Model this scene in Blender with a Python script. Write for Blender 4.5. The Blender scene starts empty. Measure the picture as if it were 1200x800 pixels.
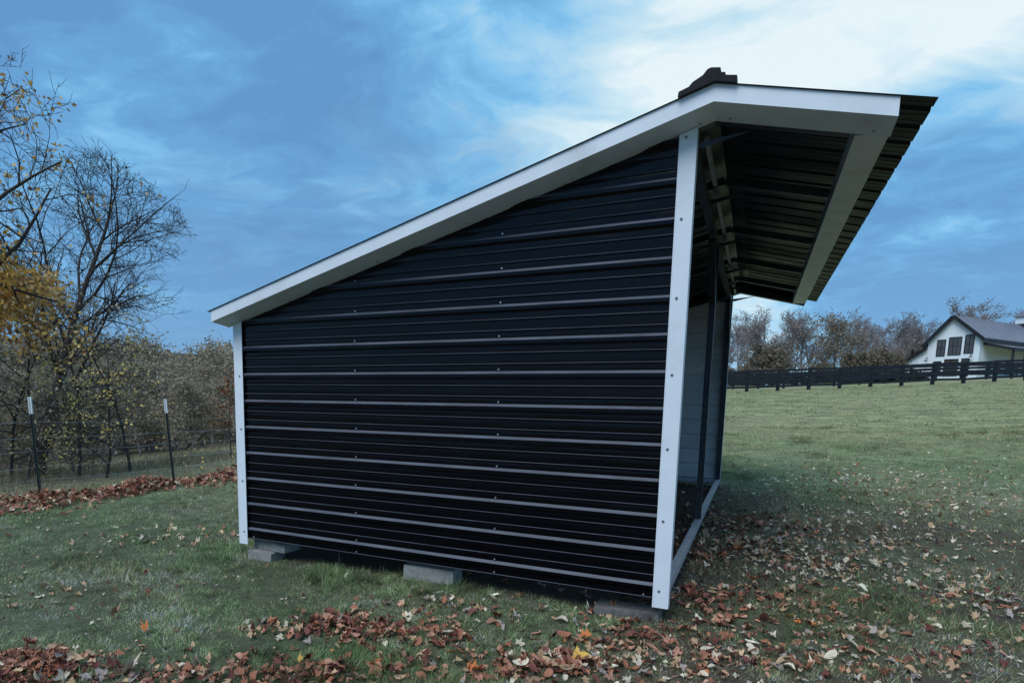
import bpy, math, random
import numpy as np
from mathutils import Vector, Matrix

SC = bpy.context.scene
COL = SC.collection
R = math.radians

# ------------------------------------------------------------ camera
F_PX, CX, CY = 719.6, 527.3, 561.45          # focal length and principal point of the cropped 1200x800 picture
YAW, PITCH, ROLL = -0.4573, -0.1308, 0.0141
CAM = np.array([0.4175, -4.0939, 1.3321])
_fw = np.array([math.sin(YAW) * math.cos(PITCH), math.cos(YAW) * math.cos(PITCH), math.sin(PITCH)])
_rt = np.array([math.cos(YAW), -math.sin(YAW), 0.0])
_up = np.cross(_rt, _fw)
RT = _rt * math.cos(ROLL) + _up * math.sin(ROLL)
UP = -_rt * math.sin(ROLL) + _up * math.cos(ROLL)
FW = _fw
cam_data = bpy.data.cameras.new('camera')
cam = bpy.data.objects.new('camera', cam_data)
COL.objects.link(cam)
cam.matrix_world = Matrix(((RT[0], UP[0], -FW[0], CAM[0]), (RT[1], UP[1], -FW[1], CAM[1]),
                           (RT[2], UP[2], -FW[2], CAM[2]), (0, 0, 0, 1)))
cam_data.sensor_fit = 'HORIZONTAL'
cam_data.sensor_width = 36.0
cam_data.lens = F_PX / 1200 * 36.0
cam_data.shift_x = (600 - CX) / 1200
cam_data.shift_y = (CY - 400) / 1200
cam_data.clip_start = 0.05
cam_data.clip_end = 3000
SC.camera = cam


def ray(x, y):
    v = FW + RT * (x - CX) / F_PX - UP * (y - CY) / F_PX
    return v / np.linalg.norm(v)


# ------------------------------------------------------------ node helpers
class NT:
    def __init__(self, tree):
        self.t = tree
        tree.nodes.clear()

    def n(self, typ, ins=None, **kw):
        nd = self.t.nodes.new(typ)
        for k, v in kw.items():
            setattr(nd, k, v)
        for k, v in (ins or {}).items():
            s = nd.inputs[k]
            if isinstance(v, bpy.types.NodeSocket):
                self.t.links.new(v, s)
            else:
                s.default_value = v
        return nd

    def m(self, op, a, b=0.0, c=None):
        ins = {0: a, 1: b}
        if c is not None:
            ins[2] = c
        return self.n('ShaderNodeMath', ins, operation=op).outputs[0]

    def vm(self, op, a, b):
        return self.n('ShaderNodeVectorMath', {0: a, 1: b}, operation=op)

    def noise(self, vec, scale, detail=4.0, rough=0.55, dist=0.0):
        return self.n('ShaderNodeTexNoise', {'Vector': vec, 'Scale': scale, 'Detail': detail, 'Roughness': rough,
                                             'Distortion': dist}).outputs['Fac']

    def ramp(self, fac, stops, interp='LINEAR'):
        nd = self.n('ShaderNodeValToRGB', {'Fac': fac})
        cr = nd.color_ramp
        cr.interpolation = interp
        while len(cr.elements) < len(stops):
            cr.elements.new(0.5)
        for e, (p, c) in zip(cr.elements, stops):
            e.position = p
            e.color = (c[0], c[1], c[2], 1) if not isinstance(c, float) else (c, c, c, 1)
        return nd.outputs['Color']

    def mix(self, f, a, b, mode='MIX'):
        nd = self.n('ShaderNodeMix', data_type='RGBA', blend_type=mode)
        for k, v in ((0, f), (6, a), (7, b)):
            s = nd.inputs[k]
            if isinstance(v, bpy.types.NodeSocket):
                self.t.links.new(v, s)
            else:
                s.default_value = v if k == 0 else (v[0], v[1], v[2], 1)
        return nd.outputs[2]

    def sstep(self, x, lo, hi):
        return self.n('ShaderNodeMapRange', {0: x, 1: lo, 2: hi, 3: 0.0, 4: 1.0},
                      interpolation_type='SMOOTHSTEP').outputs[0]


# ------------------------------------------------------------ world: late autumn cloud deck
SUN_EL, SUN_AZ = R(52), R(190)        # azimuth from +Y clockwise
world = bpy.data.worlds.new("World")
SC.world = world
world.use_nodes = True
w = NT(world.node_tree)
tc = w.n('ShaderNodeTexCoord').outputs['Generated']
sky = w.n('ShaderNodeTexSky', sky_type='NISHITA', sun_disc=False, sun_elevation=SUN_EL, sun_rotation=SUN_AZ,
          altitude=200, air_density=1.0, dust_density=1.5, ozone_density=2.0).outputs[0]
skyc = w.mix(1.0, sky, (0.060, 0.068, 0.075), 'MULTIPLY')
sep = w.n('ShaderNodeSeparateXYZ', {0: tc})
dx, dy, dz = sep.outputs
den = w.m('ADD', w.m('MAXIMUM', dz, 0.0), 0.22)
px = w.m('DIVIDE', dx, den)
py = w.m('DIVIDE', dy, den)
pv = w.n('ShaderNodeCombineXYZ', {0: px, 1: py, 2: 0.0}).outputs[0]
rot = w.n('ShaderNodeVectorRotate', {'Vector': pv, 'Angle': R(-20)}, rotation_type='Z_AXIS').outputs[0]
stre = w.vm('MULTIPLY', rot, (0.72, 1.0, 1.0)).outputs[0]
warp = w.n('ShaderNodeTexNoise', {'Vector': stre, 'Scale': 1.3, 'Detail': 4.0}).outputs['Color']
wv = w.vm('ADD', stre, w.vm('MULTIPLY', w.vm('SUBTRACT', warp, (0.5, 0.5, 0.5)).outputs[0], (0.8, 0.8, 0.8)).outputs[0]).outputs[0]
nA = w.noise(wv, 1.55, 7.0, 0.52)
nB = w.noise(w.vm('ADD', wv, (3.1, 7.7, 1.3)).outputs[0], 4.2, 6.0, 0.55)
nC = w.noise(w.vm('ADD', wv, (13.1, 2.7, 5.3)).outputs[0], 0.9, 4.0, 0.5)


def cone(vec, lo, hi):
    """soft disc of sky round a direction, from 0 at lo degrees to 1 at hi degrees"""
    d = w.vm('DOT_PRODUCT', tc, tuple(vec)).outputs['Value']
    return w.sstep(d, math.cos(R(lo)), math.cos(R(hi)))


bright = cone(ray(1120, 80), 34, 7)
bright2 = cone(ray(1240, 90), 36, 6)
low = cone(ray(640, 190), 22, 2)
patch = cone(ray(1120, 285), 13, 3)
cov = w.m('ADD', w.m('MULTIPLY', bright, 0.46), w.m('MULTIPLY', w.m('SUBTRACT', nA, 0.5), 1.4))
cov = w.m('ADD', cov, w.m('MULTIPLY', w.m('SUBTRACT', nB, 0.5), 0.95))
cov = w.m('ADD', cov, w.m('MULTIPLY', bright2, 0.46))
nE = w.noise(w.vm('ADD', wv, (1.1, 4.7, 2.3)).outputs[0], 11.0, 5.0, 0.6)
cov = w.m('ADD', cov, w.m('MULTIPLY', w.m('SUBTRACT', nE, 0.5), 0.60))
cov = w.m('ADD', cov, w.m('MULTIPLY', low, 0.30))
cov = w.m('SUBTRACT', cov, w.m('MULTIPLY', patch, 0.95))
cov = w.m('SUBTRACT', cov, w.m('MULTIPLY', w.m('SUBTRACT', 1.0, w.sstep(dz, 0.05, 0.42)), 0.15))
cov = w.m('ADD', cov, w.m('MULTIPLY', w.sstep(dz, 0.52, 0.92), 0.42))
cov = w.m('ADD', cov, 0.16)
ccol = w.ramp(cov, [(0.0, (0.092, 0.235, 0.450)), (0.22, (0.112, 0.300, 0.535)), (0.40, (0.165, 0.405, 0.640)),
                    (0.58, (0.29, 0.50, 0.66)), (0.80, (0.44, 0.60, 0.68)), (1.0, (0.62, 0.70, 0.73))])
nD = w.noise(w.vm('ADD', wv, (5.1, 1.7, 9.3)).outputs[0], 9.0, 6.0, 0.6)
grey = w.sstep(w.m('ADD', nC, w.m('MULTIPLY', w.m('SUBTRACT', nB, 0.5), 0.6)), 0.46, 0.66)
ccol = w.mix(w.m('MULTIPLY', grey, 0.40), ccol, (0.11, 0.205, 0.37))
hz = w.m('SUBTRACT', 1.0, w.sstep(dz, 0.0, 0.30))
ccol = w.mix(w.m('MULTIPLY', hz, 0.30), ccol, (0.20, 0.41, 0.63))
fin = w.mix(0.90, skyc, ccol)
bg = w.n('ShaderNodeBackground', {'Color': fin, 'Strength': 0.92})
wo = w.n('ShaderNodeOutputWorld', {'Surface': bg.outputs[0]})

sun_d = bpy.data.lights.new('sun', 'SUN')
sun_d.energy = 1.5
sun_d.angle = R(40)
sun_d.color = (0.97, 0.98, 1.0)
sun = bpy.data.objects.new('sun', sun_d)
COL.objects.link(sun)
sd = Vector((math.sin(SUN_AZ) * math.cos(SUN_EL), math.cos(SUN_AZ) * math.cos(SUN_EL), math.sin(SUN_EL)))
sun.rotation_euler = sd.to_track_quat('Z', 'Y').to_euler()

SC.view_settings.view_transform = 'Standard'
SC.view_settings.look = 'None'
SC.view_settings.exposure = 0.62
SC.view_settings.gamma = 1.0
SC.view_settings.use_curve_mapping = False
SC.cycles.max_bounces = 5
SC.cycles.use_denoising = True


# ------------------------------------------------------------ materials
def material(name, col, rough=0.6, metal=0.0, var=0.15, vscale=6.0, spec=0.5, bump=0.0, bscale=60.0,
             col2=None, c2scale=2.0, c2lo=0.5, c2hi=0.7, stretch=(1, 1, 1), attr=None, trans=0.0):
    m = bpy.data.materials.new(name)
    m.use_nodes = True
    t = NT(m.node_tree)
    co = t.n('ShaderNodeTexCoord').outputs['Object']
    co = t.vm('MULTIPLY', co, stretch).outputs[0]
    base = (col[0], col[1], col[2], 1)
    if attr:
        base = t.n('ShaderNodeAttribute', attribute_name=attr).outputs['Color']
    nz = t.noise(co, vscale, 5.0, 0.6)
    k = t.n('ShaderNodeMapRange', {0: nz, 1: 0.3, 2: 0.7, 3: 1 - var, 4: 1 + var}).outputs[0]
    c = t.vm('SCALE', base if attr else tuple(col), (0, 0, 0))
    t.t.links.new(k, c.inputs['Scale'])
    c = c.outputs[0]
    if col2:
        f = t.sstep(t.noise(co, c2scale, 6.0, 0.65), c2lo, c2hi)
        c = t.mix(f, c, col2)
    b = t.n('ShaderNodeBsdfPrincipled', {'Base Color': c, 'Metallic': metal, 'Specular IOR Level': spec})
    rr = t.n('ShaderNodeMapRange', {0: t.noise(co, vscale * 1.7, 3.0), 1: 0.3, 2: 0.7, 3: max(0.02, rough - 0.08),
                                    4: min(1, rough + 0.08)}).outputs[0]
    t.t.links.new(rr, b.inputs['Roughness'])
    if bump > 0:
        bp = t.n('ShaderNodeBump', {'Height': t.noise(co, bscale, 4.0), 'Strength': 1.0, 'Distance': bump})
        t.t.links.new(bp.outputs[0], b.inputs['Normal'])
    out = b.outputs[0]
    if trans > 0:
        tr = t.n('ShaderNodeBsdfTranslucent', {'Color': c})
        out = t.n('ShaderNodeMixShader', {0: trans, 1: b.outputs[0], 2: tr.outputs[0]}).outputs[0]
    t.n('ShaderNodeOutputMaterial', {'Surface': out})
    return m


M = {}
M['black_steel'] = material('black_steel', (0.0010, 0.0012, 0.0030), 0.16, 0, 0.25, 3, 0.24, 0.0035, 3.0, stretch=(0.35, 1, 4.5))
M['ledge_sheen'] = material('ledge_sheen', (0.075, 0.085, 0.110), 0.45, 0, 0.35, 5, 0.4, stretch=(0.5, 1, 3))  # sky sheen on the upward rib faces, painted as a paler colour
M['roof_steel'] = material('roof_steel', (0.004, 0.005, 0.007), 0.34, 0, 0.25, 3, 0.18)
M['roof_under'] = material('roof_under', (0.0060, 0.0075, 0.0095), 0.38, 0, 0.3, 3, 0.22, 0.0005, 6.0)
M['primer_back'] = material('primer_back', (0.58, 0.59, 0.60), 0.5, 0, 0.14, 2, 0.4, col2=(0.42, 0.43, 0.43), c2scale=1.2)
M['white_trim'] = material('white_trim', (0.72, 0.77, 0.82), 0.38, 0, 0.05, 4, 0.45, 0.0005, 8.0, col2=(0.50, 0.51, 0.50), c2scale=2.2, c2lo=0.52, c2hi=0.85)
M['tube_steel'] = material('tube_steel', (0.045, 0.052, 0.066), 0.42, 0.5, 0.25, 9, 0.5)
M['galv'] = material('galv', (0.50, 0.53, 0.58), 0.42, 0.4, 0.22, 14, 0.5, col2=(0.36, 0.37, 0.39), c2scale=7.0)
M['screw'] = material('screw', (0.42, 0.44, 0.46), 0.35, 0.6, 0.1, 30)
M['screw_dark'] = material('screw_dark', (0.16, 0.17, 0.19), 0.4, 0.5, 0.1, 30)
M['concrete_damp'] = material('concrete_damp', (0.13, 0.125, 0.12), 0.8, 0, 0.3, 22, 0.3, 0.003, 120.0, col2=(0.06, 0.055, 0.05), c2scale=9.0)
M['concrete'] = material('concrete', (0.25, 0.25, 0.24), 0.9, 0, 0.22, 22, 0.3, 0.003, 120.0, col2=(0.19, 0.185, 0.17), c2scale=9.0)
M['post_green'] = material('post_green', (0.022, 0.032, 0.030), 0.6, 0, 0.3, 9)
M['post_white'] = material('post_white', (0.74, 0.76, 0.76), 0.5, 0, 0.08, 9)
M['wire'] = material('wire', (0.50, 0.52, 0.54), 0.5, 0.4, 0.1, 9)
M['fence_black'] = material('fence_black', (0.012, 0.016, 0.024), 0.65, 0, 0.35, 5, 0.3, 0.002, 30.0)
M['house_white'] = material('house_white', (0.80, 0.85, 0.89), 0.6, 0, 0.05, 1.0, 0.3)
M['house_black'] = material('house_black', (0.012, 0.012, 0.016), 0.5, 0, 0.2, 2)
M['house_roof'] = material('house_roof', (0.165, 0.160, 0.205), 0.45, 0.2, 0.12, 0.7)
M['glass'] = material('glass', (0.070, 0.062, 0.056), 0.08, 0, 0.2, 1.0, 0.8)  # brown-grey reflections are put into the pane colour
M['bark'] = material('bark', (0.060, 0.050, 0.046), 0.9, 0, 0.3, 8, 0.2)
M['bark_pale'] = material('bark_pale', (0.24, 0.21, 0.205), 0.9, 0, 0.3, 2, 0.2)  # lightened: haze over the far trees is put into this colour
M['leaf'] = material('leaf', (1, 1, 1), 0.62, 0, 0.18, 25, 0.35, attr='Col', trans=0.25)
M['fallen'] = material('fallen', (1, 1, 1), 0.7, 0, 0.28, 60, 0.2, attr='Col', trans=0.12)
M['blade'] = material('blade', (1, 1, 1), 0.6, 0, 0.12, 2.5, 0.25, attr='Col', trans=0.25)


# ------------------------------------------------------------ object helpers
def tag(o, label=None, cat=None, group=None, kind=None):
    if label: o['label'] = label
    if cat: o['category'] = cat
    if group: o['group'] = group
    if kind: o['kind'] = kind
    return o


def empty(name, loc=(0, 0, 0), rz=0.0):
    o = bpy.data.objects.new(name, None)
    COL.objects.link(o)
    o.location = loc
    o.rotation_euler = (0, 0, rz)
    o.empty_display_size = 0.2
    return o


def link_mesh(name, me, parent=None):
    o = bpy.data.objects.new(name, me)
    COL.objects.link(o)
    if parent is not None:
        o.parent = parent
    return o


class MB:
    """collects faces, builds one mesh object"""
    def __init__(self):
        self.v, self.f, self.mi = [], [], []

    def quad(self, a, b, c, d, mi=0):
        n = len(self.v)
        self.v += [tuple(a), tuple(b), tuple(c), tuple(d)]
        self.f.append((n, n + 1, n + 2, n + 3)); self.mi.append(mi)
        return self

    def poly(self, pts, mi=0):
        n = len(self.v)
        self.v += [tuple(p) for p in pts]
        self.f.append(tuple(range(n, n + len(pts)))); self.mi.append(mi)
        return self

    def box(self, x0, x1, y0, y1, z0, z1, mi=0, bev=0.0):
        if bev > 0:
            return self.bevbox(x0, x1, y0, y1, z0, z1, bev, mi)
        n = len(self.v)
        self.v += [(x, y, z) for z in (z0, z1) for y in (y0, y1) for x in (x0, x1)]
        for q in ((0, 2, 3, 1), (4, 5, 7, 6), (0, 1, 5, 4), (2, 6, 7, 3), (0, 4, 6, 2), (1, 3, 7, 5)):
            self.f.append(tuple(n + i for i in q)); self.mi.append(mi)
        return self

    def bevbox(self, x0, x1, y0, y1, z0, z1, b, mi=0):
        import bmesh
        bm = bmesh.new()
        bmesh.ops.create_cube(bm, size=1)
        for v in bm.verts:
            v.co = ((x0 + x1) / 2 + v.co.x * (x1 - x0), (y0 + y1) / 2 + v.co.y * (y1 - y0), (z0 + z1) / 2 + v.co.z * (z1 - z0))
        bmesh.ops.bevel(bm, geom=bm.edges[:], offset=b, segments=1, affect='EDGES')
        n = len(self.v)
        bm.verts.index_update()
        self.v += [tuple(v.co) for v in bm.verts]
        for f in bm.faces:
            self.f.append(tuple(n + v.index for v in f.verts)); self.mi.append(mi)
        bm.free()
        return self

    def bar(self, p, q, wd, ht, mi=0, up=(0, 0, 1)):
        """rectangular bar from p to q"""
        p, q = Vector(p), Vector(q)
        d = (q - p).normalized()
        s = d.cross(Vector(up)).normalized()
        u = s.cross(d)
        n = len(self.v)
        for c in (p, q):
            for a, b in ((-1, -1), (1, -1), (1, 1), (-1, 1)):
                self.v.append(tuple(c + s * a * wd / 2 + u * b * ht / 2))
        for a in ((3, 2, 1, 0), (4, 5, 6, 7), (0, 1, 5, 4), (1, 2, 6, 5), (2, 3, 7, 6), (3, 0, 4, 7)):
            self.f.append(tuple(n + i for i in a)); self.mi.append(mi)
        return self

    def prism(self, prof, a, b, mi=0):
        """closed 2-D profile given as 3-D points, swept by vector from offset a to b"""
        n = len(self.v); k = len(prof)
        a, b = Vector(a), Vector(b)
        self.v += [tuple(Vector(p) + a) for p in prof] + [tuple(Vector(p) + b) for p in prof]
        for i in range(k):
            j = (i + 1) % k
            self.f.append((n + i, n + j, n + k + j, n + k + i)); self.mi.append(mi)
        self.f.append(tuple(n + i for i in reversed(range(k)))); self.mi.append(mi)
        self.f.append(tuple(n + k + i for i in range(k))); self.mi.append(mi)
        return self

    def disc(self, c, r, h, n_=6, axis=(0, -1, 0), mi=0):
        ax = Vector(axis).normalized()
        s = ax.orthogonal().normalized(); u = ax.cross(s)
        prof = [Vector(c) + (s * math.cos(t) + u * math.sin(t)) * r for t in [i * 2 * math.pi / n_ for i in range(n_)]]
        return self.prism(prof, (0, 0, 0), ax * h, mi)

    def build(self, name, mats, parent=None, smooth=False):
        me = bpy.data.meshes.new(name)
        me.from_pydata(self.v, [], self.f)
        mats = mats if isinstance(mats, (list, tuple)) else [mats]
        for m in mats:
            me.materials.append(M[m])
        if len(mats) > 1:
            me.polygons.foreach_set('material_index', self.mi)
        if smooth:
            me.polygons.foreach_set('use_smooth', [True] * len(me.polygons))
        me.update()
        return link_mesh(name, me, parent)


def np_mesh(name, V, Fc, mat, col=None, smooth=False):
    """fast mesh from arrays; Fc is (n,3) or (n,4); col is per-vertex rgb"""
    me = bpy.data.meshes.new(name)
    V = np.asarray(V, np.float32); Fc = np.asarray(Fc, np.int32)
    k = Fc.shape[1]
    me.vertices.add(len(V)); me.vertices.foreach_set('co', V.ravel())
    me.loops.add(Fc.size); me.loops.foreach_set('vertex_index', Fc.ravel())
    me.polygons.add(len(Fc))
    me.polygons.foreach_set('loop_start', np.arange(0, Fc.size, k, dtype=np.int32))
    me.polygons.foreach_set('loop_total', np.full(len(Fc), k, np.int32))
    if smooth:
        me.polygons.foreach_set('use_smooth', np.ones(len(Fc), bool))
    if col is not None:
        ca = me.color_attributes.new('Col', 'FLOAT_COLOR', 'POINT')
        c4 = np.ones((len(V), 4), np.float32); c4[:, :3] = col
        ca.data.foreach_set('color', c4.ravel())
    me.materials.append(M[mat])
    me.update()
    return me


# ------------------------------------------------------------ terrain
def sp(x, k=1.5):          # softplus
    return np.logaddexp(0, np.asarray(x, float) / k) * k


def ss(x, a, b):
    t = np.clip((np.asarray(x, float) - a) / (b - a), 0, 1)
    return t * t * (3 - 2 * t)


def H(x, y):
    x = np.asarray(x, float); y = np.asarray(y, float)
    z = -0.115 - 0.010 * np.clip(-x, 0, 4) - 0.03 * ss(-y, 0.5, 4)
    up = 0.0520 * (sp(y - 5, 2) - sp(y - 54, 3) * 0.35 - sp(y - 110, 6) * 0.62) + 0.043 * (sp(x - 1, 1) - sp(x - 25, 3) * 0.7)
    z = z + up * ss(x, -34, -6) * ss(y, 0, 12)
    dn = 0.092 * (sp(-x - 9.2, 1.0) - sp(-x - 48, 3))
    z = z - dn * ss(y, -40, -5) * (1 - 0.75 * ss(y, 30, 90))
    z = z + ss(-x, 70, 190) * 17 * ss(y, -20, 10)
    z = z + 0.062 * np.exp(-((x + 1.75) / 0.95) ** 2 - (y / 1.1) ** 2)
    z = z + 0.10 * ss(y, 2.2, 6.4) * (1 - ss(y, 9, 16)) * ss(x, -9, -5)
    z = z + 0.020 * np.sin(x * 1.1 + 0.7 * y) * np.sin(y * 0.9 - 0.4 * x + 1) + 0.012 * np.sin(x * 3.1 + 1.3) * np.sin(y * 2.7 + x)
    far = ss(np.hypot(x, y), 25, 80)
    z = z + far * (0.10 * np.sin(x * 0.21 + 1) * np.sin(y * 0.17))
    return z


M['ground'] = bpy.data.materials.new('ground')
M['ground'].use_nodes = True
t = NT(M['ground'].node_tree)
co = t.n('ShaderNodeTexCoord').outputs['Object']
sx = t.n('ShaderNodeSeparateXYZ', {0: co})
n1 = t.noise(co, 0.55, 6.0, 0.6)
n2 = t.noise(co, 4.5, 6.0, 0.65)
n3 = t.noise(co, 38.0, 4.0, 0.7)
n4 = t.noise(t.vm('ADD', co, (9.0, 4.0, 0.0)).outputs[0], 0.16, 5.0, 0.6)
g = t.ramp(n2, [(0.25, (0.055, 0.075, 0.040)), (0.5, (0.125, 0.165, 0.090)), (0.75, (0.21, 0.25, 0.14))])
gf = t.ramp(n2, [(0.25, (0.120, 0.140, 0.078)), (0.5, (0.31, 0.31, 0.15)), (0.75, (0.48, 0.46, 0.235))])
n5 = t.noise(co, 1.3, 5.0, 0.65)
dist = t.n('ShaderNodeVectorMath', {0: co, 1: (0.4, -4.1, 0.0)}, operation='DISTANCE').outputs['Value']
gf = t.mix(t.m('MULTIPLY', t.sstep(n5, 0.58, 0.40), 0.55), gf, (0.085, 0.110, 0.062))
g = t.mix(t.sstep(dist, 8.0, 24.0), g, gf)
dirt = t.ramp(n3, [(0.3, (0.030, 0.024, 0.020)), (0.7, (0.085, 0.066, 0.050))])
g = t.mix(t.m('MULTIPLY', t.sstep(n1, 0.50, 0.66), 0.42), g, (0.100, 0.088, 0.058))
g = t.mix(t.m('MULTIPLY', t.sstep(n4, 0.48, 0.64), 0.45), g, (0.27, 0.24, 0.145))
g = t.mix(t.m('MULTIPLY', t.m('SUBTRACT', 1.0, t.sstep(dist, 7.0, 12.0)), 0.55), g, dirt)
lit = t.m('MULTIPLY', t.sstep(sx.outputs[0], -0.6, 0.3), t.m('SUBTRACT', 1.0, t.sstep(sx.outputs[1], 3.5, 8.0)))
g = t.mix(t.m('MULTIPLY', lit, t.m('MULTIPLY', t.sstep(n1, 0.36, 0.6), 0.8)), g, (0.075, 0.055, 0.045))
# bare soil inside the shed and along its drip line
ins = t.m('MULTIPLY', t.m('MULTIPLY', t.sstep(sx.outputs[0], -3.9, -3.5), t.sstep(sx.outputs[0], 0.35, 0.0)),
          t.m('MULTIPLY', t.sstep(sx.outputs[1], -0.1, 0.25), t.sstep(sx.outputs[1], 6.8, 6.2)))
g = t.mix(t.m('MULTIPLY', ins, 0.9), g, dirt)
# rough brown grass and leaf litter beyond the wire fence
xb = t.m('ADD', sx.outputs[0], t.m('MULTIPLY', t.m('SUBTRACT', n1, 0.5), 1.2))
rough_ = t.sstep(xb, -8.6, -9.6)
brown = t.ramp(n2, [(0.25, (0.10, 0.088, 0.055)), (0.55, (0.24, 0.21, 0.13)), (0.8, (0.36, 0.31, 0.20))])
g = t.mix(t.m('MULTIPLY', rough_, 0.85), g, brown)
g = t.mix(t.sstep(xb, -19.0, -26.0), g, (0.085, 0.068, 0.048))
hb = t.m('ADD', t.m('MULTIPLY', n2, 0.6), t.m('MULTIPLY', n3, 0.4))
bp = t.n('ShaderNodeBump', {'Height': hb, 'Strength': 0.8, 'Distance': 0.05})
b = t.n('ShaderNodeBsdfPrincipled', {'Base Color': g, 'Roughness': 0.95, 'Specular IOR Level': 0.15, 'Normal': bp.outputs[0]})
t.n('ShaderNodeOutputMaterial', {'Surface': b.outputs[0]})


def axis_pts(c, fine, n, far):
    u = np.linspace(-1, 1, n)
    k = math.asinh(far / fine)
    return c + np.sinh(u * k) * fine


gx = axis_pts(-3.0, 6.0, 331, 1500.0)
gy = axis_pts(1.0, 6.0, 331, 1500.0)
GX, GY = np.meshgrid(gx, gy, indexing='ij')
GV = np.stack([GX.ravel(), GY.ravel(), H(GX.ravel(), GY.ravel())], 1)
ni, nj = GX.shape
ii, jj = np.meshgrid(np.arange(ni - 1), np.arange(nj - 1), indexing='ij')
b0 = (ii * nj + jj).ravel()
GF = np.stack([b0, b0 + nj, b0 + nj + 1, b0 + 1], 1)
gme = np_mesh('ground', GV, GF, 'ground', smooth=True)
gme.materials.clear(); gme.materials.append(M['ground'])
tag(link_mesh('ground', gme), kind='structure')

# ------------------------------------------------------------ the shed
W, L = 3.713, 6.335
XR, ZR, SL = 0.093, 3.070, 0.2655
XF, XB = 0.952, -3.782        # front and rear ends of the rake boards
OH = 0.20                     # gable overhang
FH = 0.118                    # soffit depth at the wall
FO = 0.092                    # rake board height
RIB = 0.2286


def zr(x):
    """top of the rake board, i.e. underside of the roof sheets"""
    return ZR - SL * abs(x - XR)


shed = empty('run_in_shed', (0, 0, 0))
tag(shed, 'open-front livestock shed clad in black ribbed steel with white corner trim, standing on concrete blocks', 'shed')


def rib_profile(t0, t1, z_first, minor=0.0042, bulge=0.0008):
    """(t,h) across the ribs: major rib every 9 in, two small ribs between"""
    pts = []
    k0 = int(math.floor((t0 - z_first) / RIB)) - 1
    for k in range(k0, k0 + 80):
        c = z_first + k * RIB
        if c > t1 + RIB: break
        pts += [(c - 0.030, 0), (c - 0.013, 0.019), (c + 0.010, 0.019), (c + 0.028, 0)]
        for q in (0.0762, 0.1524):
            pts += [(c + q - 0.010, 0), (c + q - 0.004, minor), (c + q + 0.004, minor), (c + q + 0.004 + minor * 0.65, 0)]

    # the flats between ribs belly out a little, as thin sheet does
    crowned = []
    for p, q in zip(pts, pts[1:]):
        crowned.append(p)
        if p[1] == 0 and q[1] == 0 and q[0] - p[0] > 0.02:
            for f in (0.2, 0.4, 0.6, 0.8):
                crowned.append((p[0] + (q[0] - p[0]) * f, bulge * 4 * f * (1 - f)))
    pts = crowned + [pts[-1]]

    def hat(tt):
        for (a, ha), (b_, hb_) in zip(pts, pts[1:]):
            if a <= tt <= b_:
                return ha + (hb_ - ha) * (tt - a) / (b_ - a)
        return 0.0
    out = [(t0, hat(t0))] + [p for p in pts if t0 < p[0] < t1] + [(t1, hat(t1))]
    return out


def wall_sheet(z0, z1, y, out, xa_fn, xb_fn, lift=0.0, name='wall_panel'):
    """sheet with horizontal ribs in plane y, outward sign out; x range given per height"""
    pr = rib_profile(z0, z1, 0.128)
    mb = MB()
    for (ta, ha), (tb, hb_) in zip(pr, pr[1:]):
        a0, a1 = xa_fn(ta), xb_fn(ta)
        c0, c1 = xa_fn(tb), xb_fn(tb)
        if a1 - a0 < 0.01 and c1 - c0 < 0.01: continue
        ya, yb = y + out * (ha + lift), y + out * (hb_ + lift)
        q = [(a0, ya, ta), (a1, ya, ta), (c1, yb, tb), (c0, yb, tb)]
        if out > 0: q.reverse()
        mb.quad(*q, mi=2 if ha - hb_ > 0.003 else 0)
        q2 = [(p[0], p[1] - out * 0.0015, p[2]) for p in reversed(q)]
        mb.quad(*q2, mi=1)
    return mb.build(name, ['black_steel', 'primer_back', 'ledge_sheen'], shed)


def x_rear(z):
    zz = z + FH - 0.05
    if zz <= zr(-W + 0.012): return -W + 0.012
    return min(XR - 0.001, XR - (ZR - zz) / SL)


def x_front(z):
    return -0.012


cuts = [0.052, 0.128 + 4 * RIB - 0.02, 0.128 + 8 * RIB - 0.02, 0.128 + 12 * RIB - 0.02, 2.965]
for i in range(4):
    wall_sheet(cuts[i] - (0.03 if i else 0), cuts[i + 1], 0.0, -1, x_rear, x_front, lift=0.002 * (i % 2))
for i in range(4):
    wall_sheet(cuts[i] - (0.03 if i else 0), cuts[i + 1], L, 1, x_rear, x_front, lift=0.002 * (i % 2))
# rear wall
pr = rib_profile(0.052, 1.93, 0.128)
mb = MB()
for (ta, ha), (tb, hb_) in zip(pr, pr[1:]):
    q = [(-W - ha, 0.012, ta), (-W - hb_, 0.012, tb), (-W - hb_, L - 0.012, tb), (-W - ha, L - 0.012, ta)]
    mb.quad(*reversed(q), mi=0)
    mb.quad(*[(p[0] + 0.0015, p[1], p[2]) for p in q], mi=1)
mb.build('rear_wall_panel', ['black_steel', 'primer_back'], shed)

# roof sheets, ribs running down the slopes
n_sheet = 7
y_lo, y_hi = -OH - 0.012, L + OH + 0.012
sw = (y_hi - y_lo) / n_sheet
for side in (1, -1):
    x_end = 1.105 if side > 0 else XB - 0.035
    for s in range(n_sheet):
        ya, yb = y_lo + s * sw, y_lo + (s + 1) * sw + (0.04 if s < n_sheet - 1 else 0)
        pr = rib_profile(ya, yb, y_lo + 0.135, 0.0016, 0.0004)
        mb = MB()
        lf = 0.003 + 0.002 * (s % 2)
        for (ta, ha), (tb, hb_) in zip(pr, pr[1:]):
            q = [(XR, ta, ZR + ha + lf), (x_end, ta, zr(x_end) + ha + lf), (x_end, tb, zr(x_end) + hb_ + lf), (XR, tb, ZR + hb_ + lf)]
            if side < 0: q.reverse()
            mb.quad(*q, mi=0)
            mb.quad(*[(p[0], p[1], p[2] - 0.0015) for p in reversed(q)], mi=1)
        mb.build('roof_panel', ['roof_steel', 'roof_under'], shed)

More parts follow.
